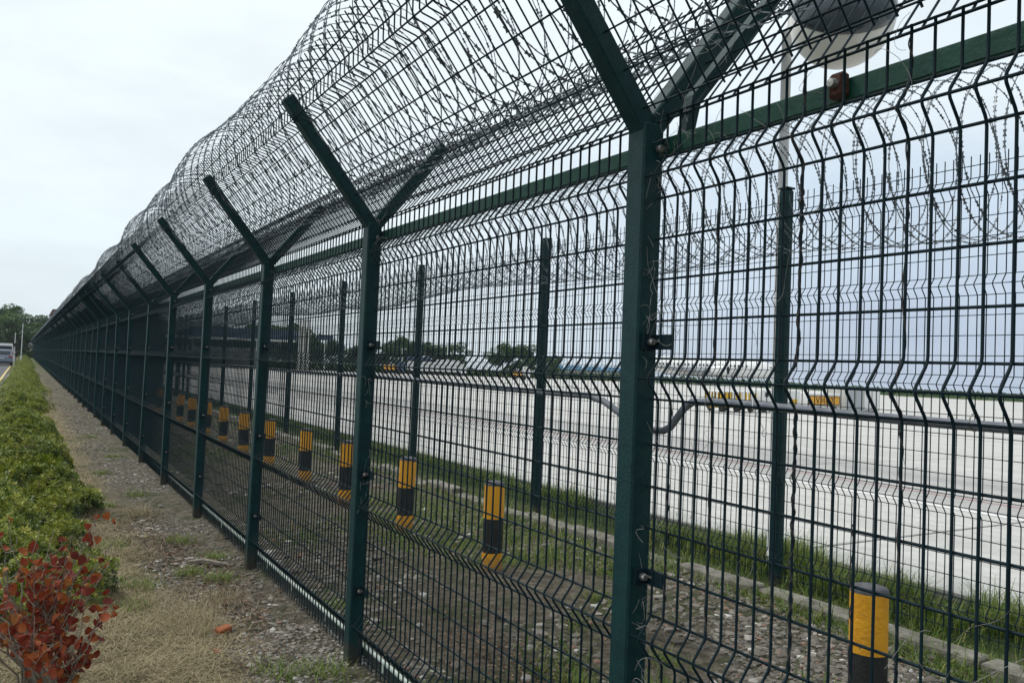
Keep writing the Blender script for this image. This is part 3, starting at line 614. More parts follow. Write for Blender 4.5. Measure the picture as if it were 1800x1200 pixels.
# ------------------------------------------------------------ HEDGE (low shrubs)
def rosette_cloud(seed, n_ros, a, b, h, leaf=.040, sp=6):
    q = np.random.default_rng(seed); g = MB()
    # lumps
    L = [(q.uniform(-a*.7, a*.7), q.uniform(-b*.7, b*.7), q.uniform(.35, .95)*h, q.uniform(.28, .5)) for _ in range(9)]
    C = []; Nn = []; DZ = []
    while len(C) < n_ros:
        x, y = q.uniform(-a, a), q.uniform(-b, b); rr = (x/a)**2+(y/b)**2
        if rr > 1: continue
        top = h*(1-rr**1.6)**.5*.55
        for lx, ly, lz, lr in L:
            d2 = ((x-lx)/(lr*a))**2+((y-ly)/(lr*b))**2
            if d2 < 1: top = max(top, lz*.7+.45*h*math.sqrt(1-d2)*(1-rr*.5))
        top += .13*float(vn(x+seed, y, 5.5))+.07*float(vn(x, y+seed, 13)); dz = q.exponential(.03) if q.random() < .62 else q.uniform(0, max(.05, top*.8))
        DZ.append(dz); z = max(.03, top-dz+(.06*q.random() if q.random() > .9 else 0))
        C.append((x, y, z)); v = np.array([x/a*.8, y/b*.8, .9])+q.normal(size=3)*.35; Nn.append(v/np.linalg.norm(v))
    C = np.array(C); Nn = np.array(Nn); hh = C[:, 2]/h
    tint = np.clip(q.normal(.66, .15, len(C))+.35*(vn(C[:, 0]+seed, C[:, 1], 4))-2.6*np.array(DZ), 0, 1)  # deep rosettes darker: older leaves, plus painted-in shade of the gaps
    A = np.cross(Nn, q.normal(size=Nn.shape)); A /= np.linalg.norm(A, axis=1)[:, None]; B = np.cross(Nn, A)
    sc_ = leaf*q.uniform(.7, 1.25, len(C))
    for k in range(sp):
        an = 2*np.pi*k/sp+q.uniform(-.3, .3, len(C)); dr = A*np.cos(an)[:, None]+B*np.sin(an)[:, None]; el = q.uniform(.25, .9, len(C))
        d = dr*np.cos(el)[:, None]+Nn*np.sin(el)[:, None]; w = np.cross(d, Nn); w /= np.linalg.norm(w, axis=1)[:, None]
        s3 = sc_[:, None]; base = C+d*.12*s3
        droop = Nn*(-.10*s3)
        V = np.stack([base, base+d*.55*s3+w*.16*s3, base+d*s3+droop, base+d*.55*s3-w*.16*s3], 1)
        tt = np.clip(tint+q.uniform(-.12, .12, len(C)), 0, 1)
        g.add(V.reshape(-1, 3), np.arange(len(C))[:, None]*4+np.arange(4)[None], tint=np.repeat(tt, 4))
    return g
def stems(seed, n, a, b, h):
    q = np.random.default_rng(seed); g = MB()
    for _ in range(n):
        x, y = q.uniform(-a, a)*.75, q.uniform(-b, b)*.75; z = h*q.uniform(.5, .85)
        P = np.array([(x*.3, y*.3, -.03), (x*.6+q.normal()*.03, y*.6+q.normal()*.03, z*.4), (x*.85, y*.85, z*.75), (x, y, z)]); g.tube(P, [.008, .006, .004, .002], 4, ref=(.3, .9, .1), caps=False)
    return g
bush = []
for v, (a, b, h) in enumerate([(.56, .60, .50), (.60, .56, .44), (.52, .62, .55), (.56, .58, .47)]):
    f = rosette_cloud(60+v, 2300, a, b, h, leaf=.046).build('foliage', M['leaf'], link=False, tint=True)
    s_m = stems(80+v, 26, a, b, h).build('stem', M['twig'], link=False); bush.append((f, s_m))
bush_lo = []
for v, (a, b, h) in enumerate([(.60, .80, .50), (.62, .78, .56)]):
    f = rosette_cloud(90+v, 900, a, b, h, leaf=.055, sp=4).build('foliage', M['leaf'], link=False, tint=True); bush_lo.append((f, stems(95+v, 12, a, b, h).build('stem', M['twig'], link=False)))
bl = ['broad green shrub directly behind the red-leaved bush, nearest of the hedge', 'low spreading hedge shrub reaching over the dry grass', 'rounded yellow-green hedge shrub, third from the red-leaved bush', 'dark hollow-topped hedge shrub beside the kerb, fourth from the red-leaved bush']
y = 5.75; k = 0; bx = 0
while y < 150:
    near = y < 24
    rows = [(.08+jit.uniform(-.06, .06), .74)] if y > 60 else [((-.24 if y < 16 else -.06)+jit.uniform(-.05, .05), .80), (.17+jit.uniform(-.13, .09), .78)]
    for r_, (xo, s_) in enumerate(rows):
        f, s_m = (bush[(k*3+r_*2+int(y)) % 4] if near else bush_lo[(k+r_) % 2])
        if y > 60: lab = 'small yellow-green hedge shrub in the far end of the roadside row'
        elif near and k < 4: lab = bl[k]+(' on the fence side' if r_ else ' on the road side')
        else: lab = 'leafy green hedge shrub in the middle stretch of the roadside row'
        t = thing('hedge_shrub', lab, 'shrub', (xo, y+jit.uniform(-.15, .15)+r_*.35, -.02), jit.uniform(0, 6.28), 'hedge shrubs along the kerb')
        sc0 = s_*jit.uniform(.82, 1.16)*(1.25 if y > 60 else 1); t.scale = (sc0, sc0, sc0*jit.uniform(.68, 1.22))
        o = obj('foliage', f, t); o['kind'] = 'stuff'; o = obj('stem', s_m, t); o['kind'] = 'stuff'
    y += 1.12 if near else (1.15 if y < 60 else 2.2); k += 1

# ------------------------------------------------------------ RED SHRUB
def leaf_mesh(w, l, fold, curlz):
    g = MB(); prof = [(0, 0), (.30, .10), (.46, .34), (.42, .60), (.22, .86), (0, 1.02)]
    P = []; 
    for s_ in (0, 1, -1):
        for a, b in prof[(0 if s_ == 0 else 1):(6 if s_ == 0 else 5)]:
            zz = curlz*(b-.4)**2; P.append((0 if s_ == 0 else s_*a*w, b*l, zz*l+(abs(a)*fold*w if s_ else 0)))
    # mid 0..5, right 6..9, left 10..13
    F4 = [[1, 6, 7, 2], [2, 7, 8, 3], [3, 8, 9, 4], [1, 2, 11, 10], [2, 3, 12, 11], [3, 4, 13, 12]]
    g.add(P, F4, tint=.5); g.f.append((np.array([[0, 6, 1], [4, 9, 5], [0, 1, 10], [4, 5, 13]]), 0)); return g
leafs = []
for v in range(10):
    gg = leaf_mesh(.046, .050, [.15, .45, .7, .3, .55][v % 5], [.3, -.7, .6, -1.1, .9][v % 5]); gg.t = [np.full(len(gg.v[0]), [.05, .2, .35, .42, .5, .6, .68, .78, .9, .3][v])]
    leafs.append(gg.build('leaf', M['redleaf'], link=False, tint=True, smooth=False))
q = np.random.default_rng(17)
for (lx, ly, lab, n_st, hgt, sprd, nl) in ((.12, 4.42, 'small shrub with orange and dark red leaves on bare pale twigs beside the dry grass', 34, .82, .40, 292), (.20, 4.16, 'low sprawling red-leaved seedling in front of the larger red shrub', 22, .50, .34, 190)):
    t = thing('red_shrub', lab, 'shrub', (lx, ly, 0))
    tips = []; sg = MB()
    for k in range(n_st):
        an = q.uniform(0, 2*np.pi); rr = sprd*math.sqrt(q.uniform(.03, 1)); hh = hgt*q.uniform(.55, 1.0)
        P = [np.array([rr*.12*math.cos(an), rr*.12*math.sin(an), -.03])]
        for s_ in np.linspace(.2, 1, 6): P.append(np.array([rr*s_**1.2*math.cos(an)+q.normal()*.014, rr*s_**1.2*math.sin(an)+q.normal()*.014, hh*s_]))
        P = np.array(P); m2 = MB(); m2.tube(P, np.linspace(.0055, .0016, len(P)), 5, ref=(.2, .9, .3))
        for b_ in range(4):
            i0 = int(q.integers(2, 6)); p0 = P[i0]; d = q.normal(size=3); d[2] = abs(d[2])*.8+.2; d /= np.linalg.norm(d); l_ = q.uniform(.07, .17)
            B = np.array([p0, p0+d*l_*.5+q.normal(size=3)*.008, p0+d*l_]); m2.tube(B, [.0024, .0018, .001], 4, ref=(.5, .4, .7), caps=False)
            tips += [(B[2], d), (B[1], d), (p0*.5+B[1]*.5, d)]
        tips += [(P[-1], np.array([0, 0, 1.])), (P[-2], np.array([0, 0, 1.])), (P[-3], np.array([0, 0, 1.]))]
        m2.build('stem', M['twig'], t)
    sel = q.permutation(len(tips))[:nl]
    for i_ in sel:
        p, d = tips[i_]
        if p[2] < hgt*.12: continue
        z = Vector((q.normal()*.9-.1, q.normal()*.9-.3, q.uniform(-.2, 1.4))).normalized()
        e = z.to_track_quat('Z', 'Y').to_euler(); o = obj('leaf', leafs[int(q.integers(0, 10))], t, p+q.normal(size=3)*.006)
        o.rotation_euler = (e.to_matrix() @ Euler((0, 0, q.uniform(0, 6.28))).to_matrix()).to_euler(); s_ = q.uniform(.62, 1.15); o.scale = (s_, s_, s_)
    
# ------------------------------------------------------------ GRASS, GRAVEL, LITTER
def blades(P, H, W, lean, tint, name, m, label, cat='grass', seg=2, bendf=1.0, seed=0):
    q = np.random.default_rng(seed); n = len(P); an = q.uniform(0, 2*np.pi, n); d = np.column_stack([np.cos(an), np.sin(an), np.zeros(n)])
    w = np.column_stack([-np.sin(an), np.cos(an), np.zeros(n)])*(W/2)[:, None]
    up_ = np.array([0, 0, 1.]); rows = []
    for s_ in np.linspace(0, 1, seg+1):
        c = P + d*(lean*H*s_**2)[:, None] + up_*(H*(s_-bendf*.25*lean*s_**2))[:, None]
        k = 1-s_*.85; rows += [c-w*k, c+w*k]
    V = np.stack(rows, 1); m_ = 2*(seg+1); b0 = np.arange(n)[:, None]*m_
    F = np.concatenate([b0+np.array([[2*s_, 2*s_+1, 2*s_+3, 2*s_+2]]) for s_ in range(seg)])
    g = MB(); g.add(V.reshape(-1, 3), F, tint=np.repeat(np.clip(tint, 0, 1), m_)); o = g.build(name, m, tint=True); tag(o, label, cat, kind='stuff'); return o
q = np.random.default_rng(23)
def onground(x, y, dz=0): return np.column_stack([x, y, gh(x, y)+dz])
# perspective-weighted y
def ysamp(n, y0, y1, p=1.0): u = q.random(n); return 1/(1/y0+(1/y1-1/y0)*u) if p == 1 else y0+(y1-y0)*u
# 1. tall green grass bank by the apron
n = 52000; y = ysamp(n, 1.2, 60); x = q.normal(5.72, .24, n); dn = vn(x, y, .8)+.6*vn(x, y, 2.5); k = (x > 5.12) & (x < 6.35) & (dn > -.16+.30*q.random(n)-.05)
x, y = x[k], y[k]; H = (.08+.11*q.random(len(x))+.22*np.clip(vn(x, y, 1.7), 0, 1)+.1*(q.random(len(x)) > .92))*np.clip(1.15-.03*y, .6, 1)
blades(onground(x, y, -.01), H, .0055+.004*q.random(len(x))+.0006*y, q.uniform(.1, 1.5, len(x)), q.normal(.5, .22, len(x))+.5*(q.random(len(x)) > .9), 'grass', M['grass'], 'tall green grass growing on the bank between the second fence and the apron', seed=1)
# 2. patches between the fences
n = 150000; y = ysamp(n, 1.3, 45); x = q.uniform(1.75, 5.1, n); dn = vn(x+7, y, .55)*1.2+.6*vn(x, y, 1.9)+.22*np.clip((x-2.6)/2, -1, 1)
k = (dn > .02+.30*q.random(n)); x, y = x[k], y[k]; H = .022+.06*q.random(len(x))+.13*(q.random(len(x)) > .95)
blades(onground(x, y, -.005), H, .004+.003*q.random(len(x))+.0007*y, q.uniform(.2, 1.3, len(x)), q.normal(.45, .25, len(x)), 'grass_patch', M['grass'], 'patchy green grass and weeds in the gravel between the two fences', seed=2)
# 3. dry mat on the left
n = 120000; y = ysamp(n, 3.2, 40); x = q.uniform(-.5, 1.75, n); lim = .93+.45*vn(x*0+3, y, .9)+.22*vn(x, y, 3)
dn = vn(x, y+9, 3.2)+.5*vn(x, y, 8)
k = (x < lim+.10*q.normal(size=n)) & ((dn > -.12) | (q.random(n) > .82)); x, y = x[k], y[k]; H = .018+.034*q.random(len(x))
blades(onground(x, y, -.003), H, .0022+.0015*q.random(len(x))+.0005*y, q.uniform(.6, 3.2, len(x)), np.where(q.random(len(x)) > .93, 1.0, q.normal(.5, .22, len(x)).clip(0, .88)), 'dry_grass', M['drygrass'], 'matted straw-coloured dry grass beside the hedge', seed=3, bendf=.6)
# 4. tufts
tuf = [(1.22, 4.15, 0), (1.42, 4.05, 0), (1.85, 5.2, 0), (1.33, 6.2, 0), (1.15, 6.45, 0), (1.28, 7.6, 0), (.80, 6.2, 0), (.72, 7.6, 0), (.85, 9.5, 0), (1.0, 12.2, 0), (1.22, 10.2, 0), (.92, 5.35, 1), (1.02, 5.1, 1), (.80, 5.75, 1), (1.2, 5.6, 1), (1.42, 6.9, 0), (.6, 6.4, 0), (.68, 5.7, 0), (3.2, 3.5, 0), (2.9, 3.2, 0), (2.55, 3.4, 0), (3.6, 4.6, 0), (1.3, 14, 0), (1.15, 17, 0), (1.1, 9, 1)]
for kind, mm, lab in ((0, 'grass', 'small green weed tufts on the bare dirt'), (1, 'drygrass', 'rounded straw-coloured dry grass tufts')):
    PX = []; 
    for (a, b, kk) in tuf:
        if kk == kind:
            m_ = 160 if kind == 0 else 420; rr = .07 if kind == 0 else .10; PX.append(np.column_stack([a+q.normal(size=m_)*rr, b+q.normal(size=m_)*rr*1.2]))
    PX = np.vstack(PX); H = (.03+.05*q.random(len(PX))) if kind == 0 else (.05+.06*q.random(len(PX)))
    blades(onground(PX[:, 0], PX[:, 1]), H, np.full(len(PX), .006 if kind == 0 else .0025), q.uniform(.3, 1.4, len(PX)), q.normal(.55, .2, len(PX)).clip(0, .85), 'grass_tuft' if kind == 0 else 'dry_grass_tuft', M[mm], lab, seed=5+kind)
# gravel
ico = np.array([(0, 0, 1)]+[(.894*math.cos(a), .894*math.sin(a), .447) for a in np.arange(5)*2*np.pi/5]+[(.894*math.cos(a+np.pi/5), .894*math.sin(a+np.pi/5), -.447) for a in np.arange(5)*2*np.pi/5]+[(0, 0, -1)])
icf = [[0, 1+i, 1+(i+1) % 5] for i in range(5)]+[[1+i, 6+i, 1+(i+1) % 5] for i in range(5)]+[[1+(i+1) % 5, 6+i, 6+(i+1) % 5] for i in range(5)]+[[11, 6+(i+1) % 5, 6+i] for i in range(5)]
icf = np.array(icf)
def stones(x, y, s_, tint, seed):
    q = np.random.default_rng(seed); n = len(x); V = ico[None]*(1+q.uniform(-.35, .3, (n, 12, 1)))
    V = V*np.stack([q.uniform(.7, 1.3, n), q.uniform(.7, 1.3, n), q.uniform(.35, .75, n)], -1)[:, None]
    an = q.uniform(0, 6.28, n); c, s2 = np.cos(an)[:, None], np.sin(an)[:, None]
    V = np.stack([V[..., 0]*c-V[..., 1]*s2, V[..., 0]*s2+V[..., 1]*c, V[..., 2]], -1)*s_[:, None, None]
    V = V+np.stack([x, y, gh(x, y)+s_*.12], -1)[:, None]
    g = MB(); g.add(V.reshape(-1, 3), (np.arange(n)[:, None, None]*12+icf[None]).reshape(-1, 3), tint=np.repeat(tint, 12)); return g
n = 42000; y = ysamp(n, 1.2, 40); x = q.uniform(.9, 5.0, n)
dn = vn(x, y+31, .6)+.7*vn(x, y, 1.8)+.12*np.exp(-((x-1.25-.1*np.sin(y))/.2)**2)*2
edge = (x > 1.12+.25*vn(x*0, y, 1.1))
k = edge & (dn > -.12+.3*q.random(n)-.1); x, y = x[k], y[k]; s_ = (.006+.011*q.random(len(x))**2.2+.0006*y+.012*(q.random(len(x)) > .96))*np.where((x > 1.75) & (x < 4.8), 1.55, .95)
tt = np.clip(q.normal(.36, .2, len(x)), 0, .8); tt = np.where(q.random(len(x)) > .96, .9, tt); tt = np.where(q.random(len(x)) > .975, 1.0, tt)
n2_ = 15000; y2 = ysamp(n2_, 3.2, 30); x2 = q.uniform(.78, 1.75, n2_); d2_ = vn(x2, y2+11, 1.3)+.6*vn(x2, y2, 4); k2_ = (d2_ > .02+.25*q.random(n2_)-.1) & (x2 > .86+.3*vn(x2*0+1, y2, 1.4)); x2, y2 = x2[k2_], y2[k2_]
s2_ = .004+.011*q.random(len(x2))**3+.0006*y2+.010*(q.random(len(x2)) > .985); t2_ = np.clip(q.normal(.5, .24, len(x2)), 0, .84); t2_ = np.where(q.random(len(x2)) > .97, 1.0, t2_)
x, y, s_, tt = np.concatenate([x, x2]), np.concatenate([y, y2]), np.concatenate([s_, s2_]), np.concatenate([tt, t2_])
tag(stones(x, y, s_, tt, 9).build('gravel', M['stone'], tint=True), 'rubble and gravel scattered over the dirt', 'gravel', kind='stuff')
# bigger stones, single pieces lying on the ground
big = [(1.02, 4.93, .030, .62), (1.12, 5.25, .024, .7), (1.16, 4.98, .026, .15), (1.30, 5.05, .020, .75), (1.38, 4.98, .020, .55), (1.52, 5.38, .024, .95), (1.50, 4.78, .022, .9), (1.10, 4.30, .024, .7), (1.62, 4.20, .026, .75), (1.70, 4.15, .022, .85), (1.24, 5.15, .018, .9), (.86, 6.9, .03, .65), (1.05, 6.6, .026, .6), (1.22, 6.9, .026, .95), (1.3, 7.4, .024, .2), (1.0, 7.9, .03, .7), (1.1, 8.6, .028, .6), (1.42, 8.1, .03, .5), (1.35, 9.3, .035, .45), (2.35, 3.6, .04, .8), (2.7, 3.3, .045, .6), (2.55, 2.9, .035, .95), (3.0, 3.0, .05, .55), (2.2, 4.6, .035, .7), (2.5, 5.2, .03, 1.0), (3.9, 2.6, .06, .5), (4.2, 2.4, .05, .65), (4.3, 3.2, .04, .85), (3.7, 1.8, .05, .45), (4.45, 2.0, .06, .55), (2.1, 3.9, .03, .9), (2.9, 4.3, .035, .75), (4.5, 4.6, .04, .8), (4.3, 5.6, .04, .7), (1.22, 4.75, .02, .55), (.97, 4.62, .022, .8)]
for k, (a, b, s0, t0) in enumerate(big):
    st_ = stones(np.array([0.]), np.array([0.]), np.array([s0]), np.array([t0]), 400+k); st_.v = [v-np.array([0, 0, gh(0, 0)]) for v in st_.v]
    o = st_.build('stone', M['stone'], ground, tint=True); o.location = (a, b, float(gh(a, b)))
g = MB(); g.box((0, 0, 0), (.085, .055, .032), rot=np.array(Euler((.15, -.1, .4)).to_matrix()), bev=.006)
o = g.build('brick_fragment', M['brick']); o.location = (1.09, 4.93, .022); tag(o, 'broken piece of bright orange brick lying on the gravel', 'brick')
g = MB(); g.box((0, 0, 0), (.05, .035, .02), rot=np.array(Euler((.2, .2, 1.4)).to_matrix()), bev=.005)
o = g.build('brick_fragment', M['brick']); o.location = (.985, 4.60, .014); tag(o, 'small flat reddish brick chip in front of the orange brick piece', 'brick')
# bark strip
g = MB(); g.tube([(0, 0, .02), (.10, -.06, .035), (.2, -.16, .028), (.30, -.2, .012)], [.016, .022, .018, .006], 5, ref=(0, 0, 1))
o = g.build('bark_piece', M['twig']); o.location = (1.20, 6.75, float(gh(1.2, 6.75))); tag(o, 'curled strip of dead bark lying among brown leaves', 'bark')
# litter
n = 5200; cx = q.choice(5, n); cc = np.array([(1.15, 6.9), (1.3, 6.2), (1.05, 8.2), (2.4, 3.8), (1.2, 5.2)]); x = cc[cx, 0]+q.normal(size=n)*.16; y = cc[cx, 1]+q.normal(size=n)*.55
P = onground(x, y, .006); A = q.normal(size=(n, 3))*[1, 1, .35]; A /= np.linalg.norm(A, axis=1)[:, None]; B = np.cross(A, q.normal(size=(n, 3))*[.4, .4, 1]); B /= np.linalg.norm(B, axis=1)[:, None]; s3 = (.007+.010*q.random(n))[:, None]
g = MB(); g.add(np.stack([P-A*s3, P+B*s3*.45, P+A*s3, P-B*s3*.45], 1).reshape(-1, 3), np.arange(n)[:, None]*4+np.arange(4)[None], tint=np.repeat(q.random(n), 4))
tag(g.build('leaf_litter', M['litter'], tint=True), 'brown dead leaf fragments on the dirt path', 'litter', kind='stuff')

# ------------------------------------------------------------ TREES
def tree_meshes(seed, h, w, nleaf=3200, leaf=.30):
    q = np.random.default_rng(seed); t = MB(); tips = []
    t.tube([(0, 0, -.2), (.04*h*.2, 0, h*.2), (0.02*h, .01*h, h*.45), (0, 0, h*.8)], [h*.026, h*.02, h*.014, h*.004], 7, ref=(0, 1, 0))
    for k in range(15):
        z0 = h*q.uniform(.2, .65); an = q.uniform(0, 6.28); l_ = w*q.uniform(.35, .95)*(1-.4*(z0/h)); e = q.uniform(.3, 1.0)
        p0 = np.array([0, 0, z0]); p2_ = p0+np.array([math.cos(an)*l_, math.sin(an)*l_, l_*e*.8]); p2_[2] = min(p2_[2], h*.93)
        t.tube([p0, (p0+p2_)/2+np.array([0, 0, -.04*h]), p2_], [h*.01, h*.007, h*.003], 5, ref=(.2, .3, .9), caps=False); tips.append(p2_); tips.append(p0*.45+p2_*.55)
    tips += [np.array([q.normal()*w*.2, q.normal()*w*.2, h*q.uniform(.7, .95)]) for _ in range(6)]
    C = np.array(tips); ci = q.integers(0, len(C), nleaf); rad = np.random.default_rng(seed+1).uniform(.19, .36, len(C))*w
    d = q.normal(size=(nleaf, 3)); d /= np.linalg.norm(d, axis=1)[:, None]; rr = rad[ci]*q.uniform(.4, 1, nleaf)**.6
    P = C[ci]+d*rr[:, None]*[1, 1, .75]; P[:, 2] = np.maximum(P[:, 2], h*.1)
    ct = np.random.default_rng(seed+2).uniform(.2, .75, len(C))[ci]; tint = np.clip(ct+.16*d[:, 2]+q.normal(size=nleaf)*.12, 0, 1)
    A = q.normal(size=(nleaf, 3)); A /= np.linalg.norm(A, axis=1)[:, None]; B = np.cross(A, q.normal(size=(nleaf, 3))); B /= np.linalg.norm(B, axis=1)[:, None]; s3 = (leaf*q.uniform(.4, 1, nleaf))[:, None]
    g = MB(); g.add(np.stack([P-A*s3*.5, P+B*s3*.35, P+A*s3*.5, P-B*s3*.35], 1).reshape(-1, 3), np.arange(nleaf)[:, None]*4+np.arange(4)[None], tint=np.repeat(tint, 4))
    return t.build('trunk', M['bark'], link=False), g.build('crown', M['treeleaf'], link=False, tint=True)
def clump(name, x0, y0, x1, y1, h, n, lab, leaf=.28, wd=1.2):
    q = np.random.default_rng(int(abs(x0)*7)); u = q.random(n); P = np.column_stack([x0+(x1-x0)*u+q.normal(size=n)*wd*.4, y0+(y1-y0)*u+q.normal(size=n)*wd*.4, h*q.random(n)*(.75+.5*np.abs(vn(u*40+x0, u*0, 1))*1.2)])
    A = q.normal(size=(n, 3)); A /= np.linalg.norm(A, axis=1)[:, None]; B = np.cross(A, q.normal(size=(n, 3))); B /= np.linalg.norm(B, axis=1)[:, None]; s3 = (leaf*q.uniform(.5, 1, n))[:, None]
    P[:, 2] += gh(P[:, 0], P[:, 1])
    g = MB(); g.add(np.stack([P-A*s3, P+B*s3*.6, P+A*s3, P-B*s3*.6], 1).reshape(-1, 3), np.arange(n)[:, None]*4+np.arange(4)[None], tint=np.repeat(np.clip(q.normal(.35, .2, n)+vn(u*30, u*0, 1)*.3, 0, 1), 4))
    return tag(g.build(name, M['treeleaf'], tint=True), lab, 'hedge', kind='stuff')
TV = [tree_meshes(s_, 10, 5.0, 11000, .46) for s_ in (301, 302, 303, 304)]
def tree(x, y, h, w, lab, grp, v=0, z=0, wide=1):
    t = thing('tree', lab, 'tree', (x, y, z), jit.uniform(0, 6.28), grp); s0 = h/10; s0 *= (1.1 if x > 20 else .86); t.scale = (s0*w*1.15, s0*w*1.15, s0)
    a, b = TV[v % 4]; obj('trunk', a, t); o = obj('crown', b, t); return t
k = 0
LL = ['tall dark tree at the left picture edge behind the van', 'broad mid-green tree behind the white poles', 'lighter green tree leaning over the far end of the fence', 'dark rounded tree highest on the left skyline']
for (x, y, h, w) in [(-19, 200, 10.5, 1.5), (-14, 186, 10, 1.4), (-9.5, 196, 11.5, 1.2), (-5.5, 188, 10.5, 1.1), (-2.0, 200, 12.2, 1.1), (1.6, 192, 9.8, 1.1), (4.8, 200, 10.4, 1.1), (7.8, 205, 8.6, 1.1), (-7, 178, 8, 1.2), (-3.2, 181, 8.5, 1.2), (-.5, 184, 8, 1.1), (3.0, 186, 7.5, 1.1), (-12, 176, 8, 1.2), (-16, 190, 11, 1.3), (-24, 195, 11, 1.4)]:
    tree(x, y, h, w, {1: LL[0], 3: LL[1], 4: LL[3], 5: LL[2]}.get(k, 'green tree in the clump closing the road behind the parked cars'), 'trees at the end of the road', k); k += 1
for (x, y, h, w, lab) in [(47.2, 150, 5.8, 1.1, 'dense tree right of the blue canopy seen through the mesh'), (49.6, 147, 5.2, 1.0, 'small dark tree between the blue box and the second fence posts'), (44.8, 151, 5.0, 1.1, 'bushy tree beside the pale columns seen through the mesh'), (53.6, 145.5, 4.4, 1.2, 'low dark tree immediately left of the second near post'), (57.2, 143, 5.0, 1.3, 'dark green tree just right of the second near post'), (60.6, 140, 6.0, 1.2, 'tallest tree of the clump behind the leaning lamp mast'), (63, 139, 5.4, 1.2, 'rounded tree in the middle of the clump beyond the apron'), (66.3, 137.5, 5.6, 1.2, 'tree behind the blue truck beyond the apron'), (69.4, 136, 5.8, 1.1, 'rightmost tree of the clump beside the tall thin mast'), (72.4, 122, 5.4, 1.1, 'bright green bushy tree standing alone beyond the apron'), (75.8, 120, 5.3, 1.15, 'wide bright green tree next to the pale lamp column'), (79.6, 117.8, 4.0, .9, 'small green tree right of the pale lamp column')]:
    tree(x, y, h, w, lab, 'trees beyond the apron', k); k += 1
clump('thicket', -26, 172, 12, 182, 5.5, 9000, 'dense dark undergrowth below the trees closing the road', leaf=.4, wd=3)
for j in range(12):   # trees behind the far stretch of fence, left of the canopy
    tree(8+j*3.1, 168-j*2.0+jit.uniform(-3, 3), 6.5+jit.uniform(-1, 1.6), 1.3, 'dark tree standing behind the far stretch of both fences', 'trees behind the far fences', k); k += 1
clump('far_hedge', 24, 136, 60, 130, 1.7, 5000, 'low green hedge along the far side of the apron, left part')
clump('far_hedge', 60, 129, 104, 127, 1.5, 5000, 'low dark hedge along the far side of the apron, right part')
clump('distant_trees', 165, 150, 240, 30, 1.2, 5000, 'thin green line of bushes on the airfield horizon', leaf=.7, wd=5)
clump('distant_woodland', 300, 330, 480, 120, 5.0, 9000, 'hazy tree line on the airfield horizon at the right', leaf=1.8, wd=18)
clump('distant_woodland', 400, 130, 520, -160, 3.6, 6000, 'hazy low tree line beyond the airfield at the right edge', leaf=1.8, wd=18)

# ------------------------------------------------------------ VEHICLES
def wheel(parent, x, y, r=.32, w=.2):
    g = MB(); ax = np.array([[0, 0, 1], [0, 1, 0], [-1, 0, 0]])
    g.lathe([(0, -w/2), (r*.85, -w/2), (r, -w*.35), (r, w*.35), (r*.85, w/2), (0, w/2)], 20, ax=ax); o = g.build('wheel', M['tyre'], parent, smooth=False); o.location = (x, y, r)
    g = MB(); g.lathe([(0, -w/2-.01), (r*.6, -w/2-.01), (r*.62, 0), (r*.6, w/2+.01), (0, w/2+.01)], 16, ax=ax); g.build('rim', M['silver'], o)
def car(loc, rot, lab, paint, prof, cab, hw, van=False):
    t = thing('parked_car' if not van else 'parked_van', lab, 'car' if not van else 'van', loc, rot)
    g = MB(); g.prism(prof, -hw, hw, axis=0); g.build('body', paint, t)
    g = MB(); n = len(cab); lo = np.array(cab); c = np.zeros((2*n, 3))
    for k, (yy, zz) in enumerate(cab):
        z_lo = min(p[1] for p in cab); ins = .14*(zz-z_lo)/(max(p[1] for p in cab)-z_lo)
        c[k] = (-hw+.03+ins, yy, zz); c[k+n] = (hw-.03-ins, yy, zz)
    j = np.arange(n); kk = (j+1) % n; g.add(c, np.stack([j, kk, kk+n, j+n], -1)); g.f.append((j[None], 0)); g.f.append((j[None, ::-1]+n, 0)); cb = g.build('cabin', paint, t)
    return t
# profiles (y, z): y=0 is the rear
cp = [(0, .35), (0, .75), (.06, .98), (.75, 1.02), (3.0, 1.0), (4.0, .88), (4.35, .65), (4.35, .3), (.2, .25)]
t = car((-1.69, 87.5, .0), 0, 'blue-grey hatchback parked at the kerb on the left, seen from behind', M['carpaint'], cp, [(.10, .98), (.45, 1.46), (2.0, 1.50), (2.9, 1.0)], .89)
g = MB(); g.box((0, .215, 1.22), (1.36, .03, .34), rot=np.array(Euler((R(-36), 0, 0)).to_matrix())); g.build('rear_window', M['glass'], t)
for sx_ in (-1, 1):
    g = MB(); g.box((sx_*.72, -.01, .86), (.30, .05, .14), bev=.02); g.build('tail_lamp', M['redlens'], t)
    wheel(t, sx_*.80, .85); wheel(t, sx_*.80, 3.5)
    g = MB(); g.prism([(.6, 1.04), (.75, 1.38), (1.9, 1.42), (2.6, 1.04)], sx_*.83-.01, sx_*.83+.01, axis=0); g.build('side_window', M['glass'], t)
g = MB(); g.box((0, -.015, .72), (.5, .02, .12)); g.build('number_plate', M['silver'], t)
g = MB(); g.box((0, -.04, .48), (1.74, .14, .24), bev=.04); g.build('bumper', M['carpaint'], t)
vp = [(0, .35), (0, 1.1), (4.6, 1.1), (5.1, .9), (5.1, .3), (.2, .28)]
t = car((-1.75, 97, .0), 0, 'white van parked in front of the blue-grey hatchback', M['vanpaint'], vp, [(.0, 1.1), (.1, 2.12), (3.9, 2.15), (4.6, 1.1)], .95, True)
g = MB(); g.box((0, -.0, 1.62), (1.5, .12, .5), bev=.04); g.build('rear_window', M['glass'], t)
for sx_ in (-1, 1):
    g = MB(); g.box((sx_*.86, -.02, .95), (.13, .06, .5), bev=.02); g.build('tail_lamp', M['redlens'], t); wheel(t, sx_*.86, .9); wheel(t, sx_*.86, 4.1)
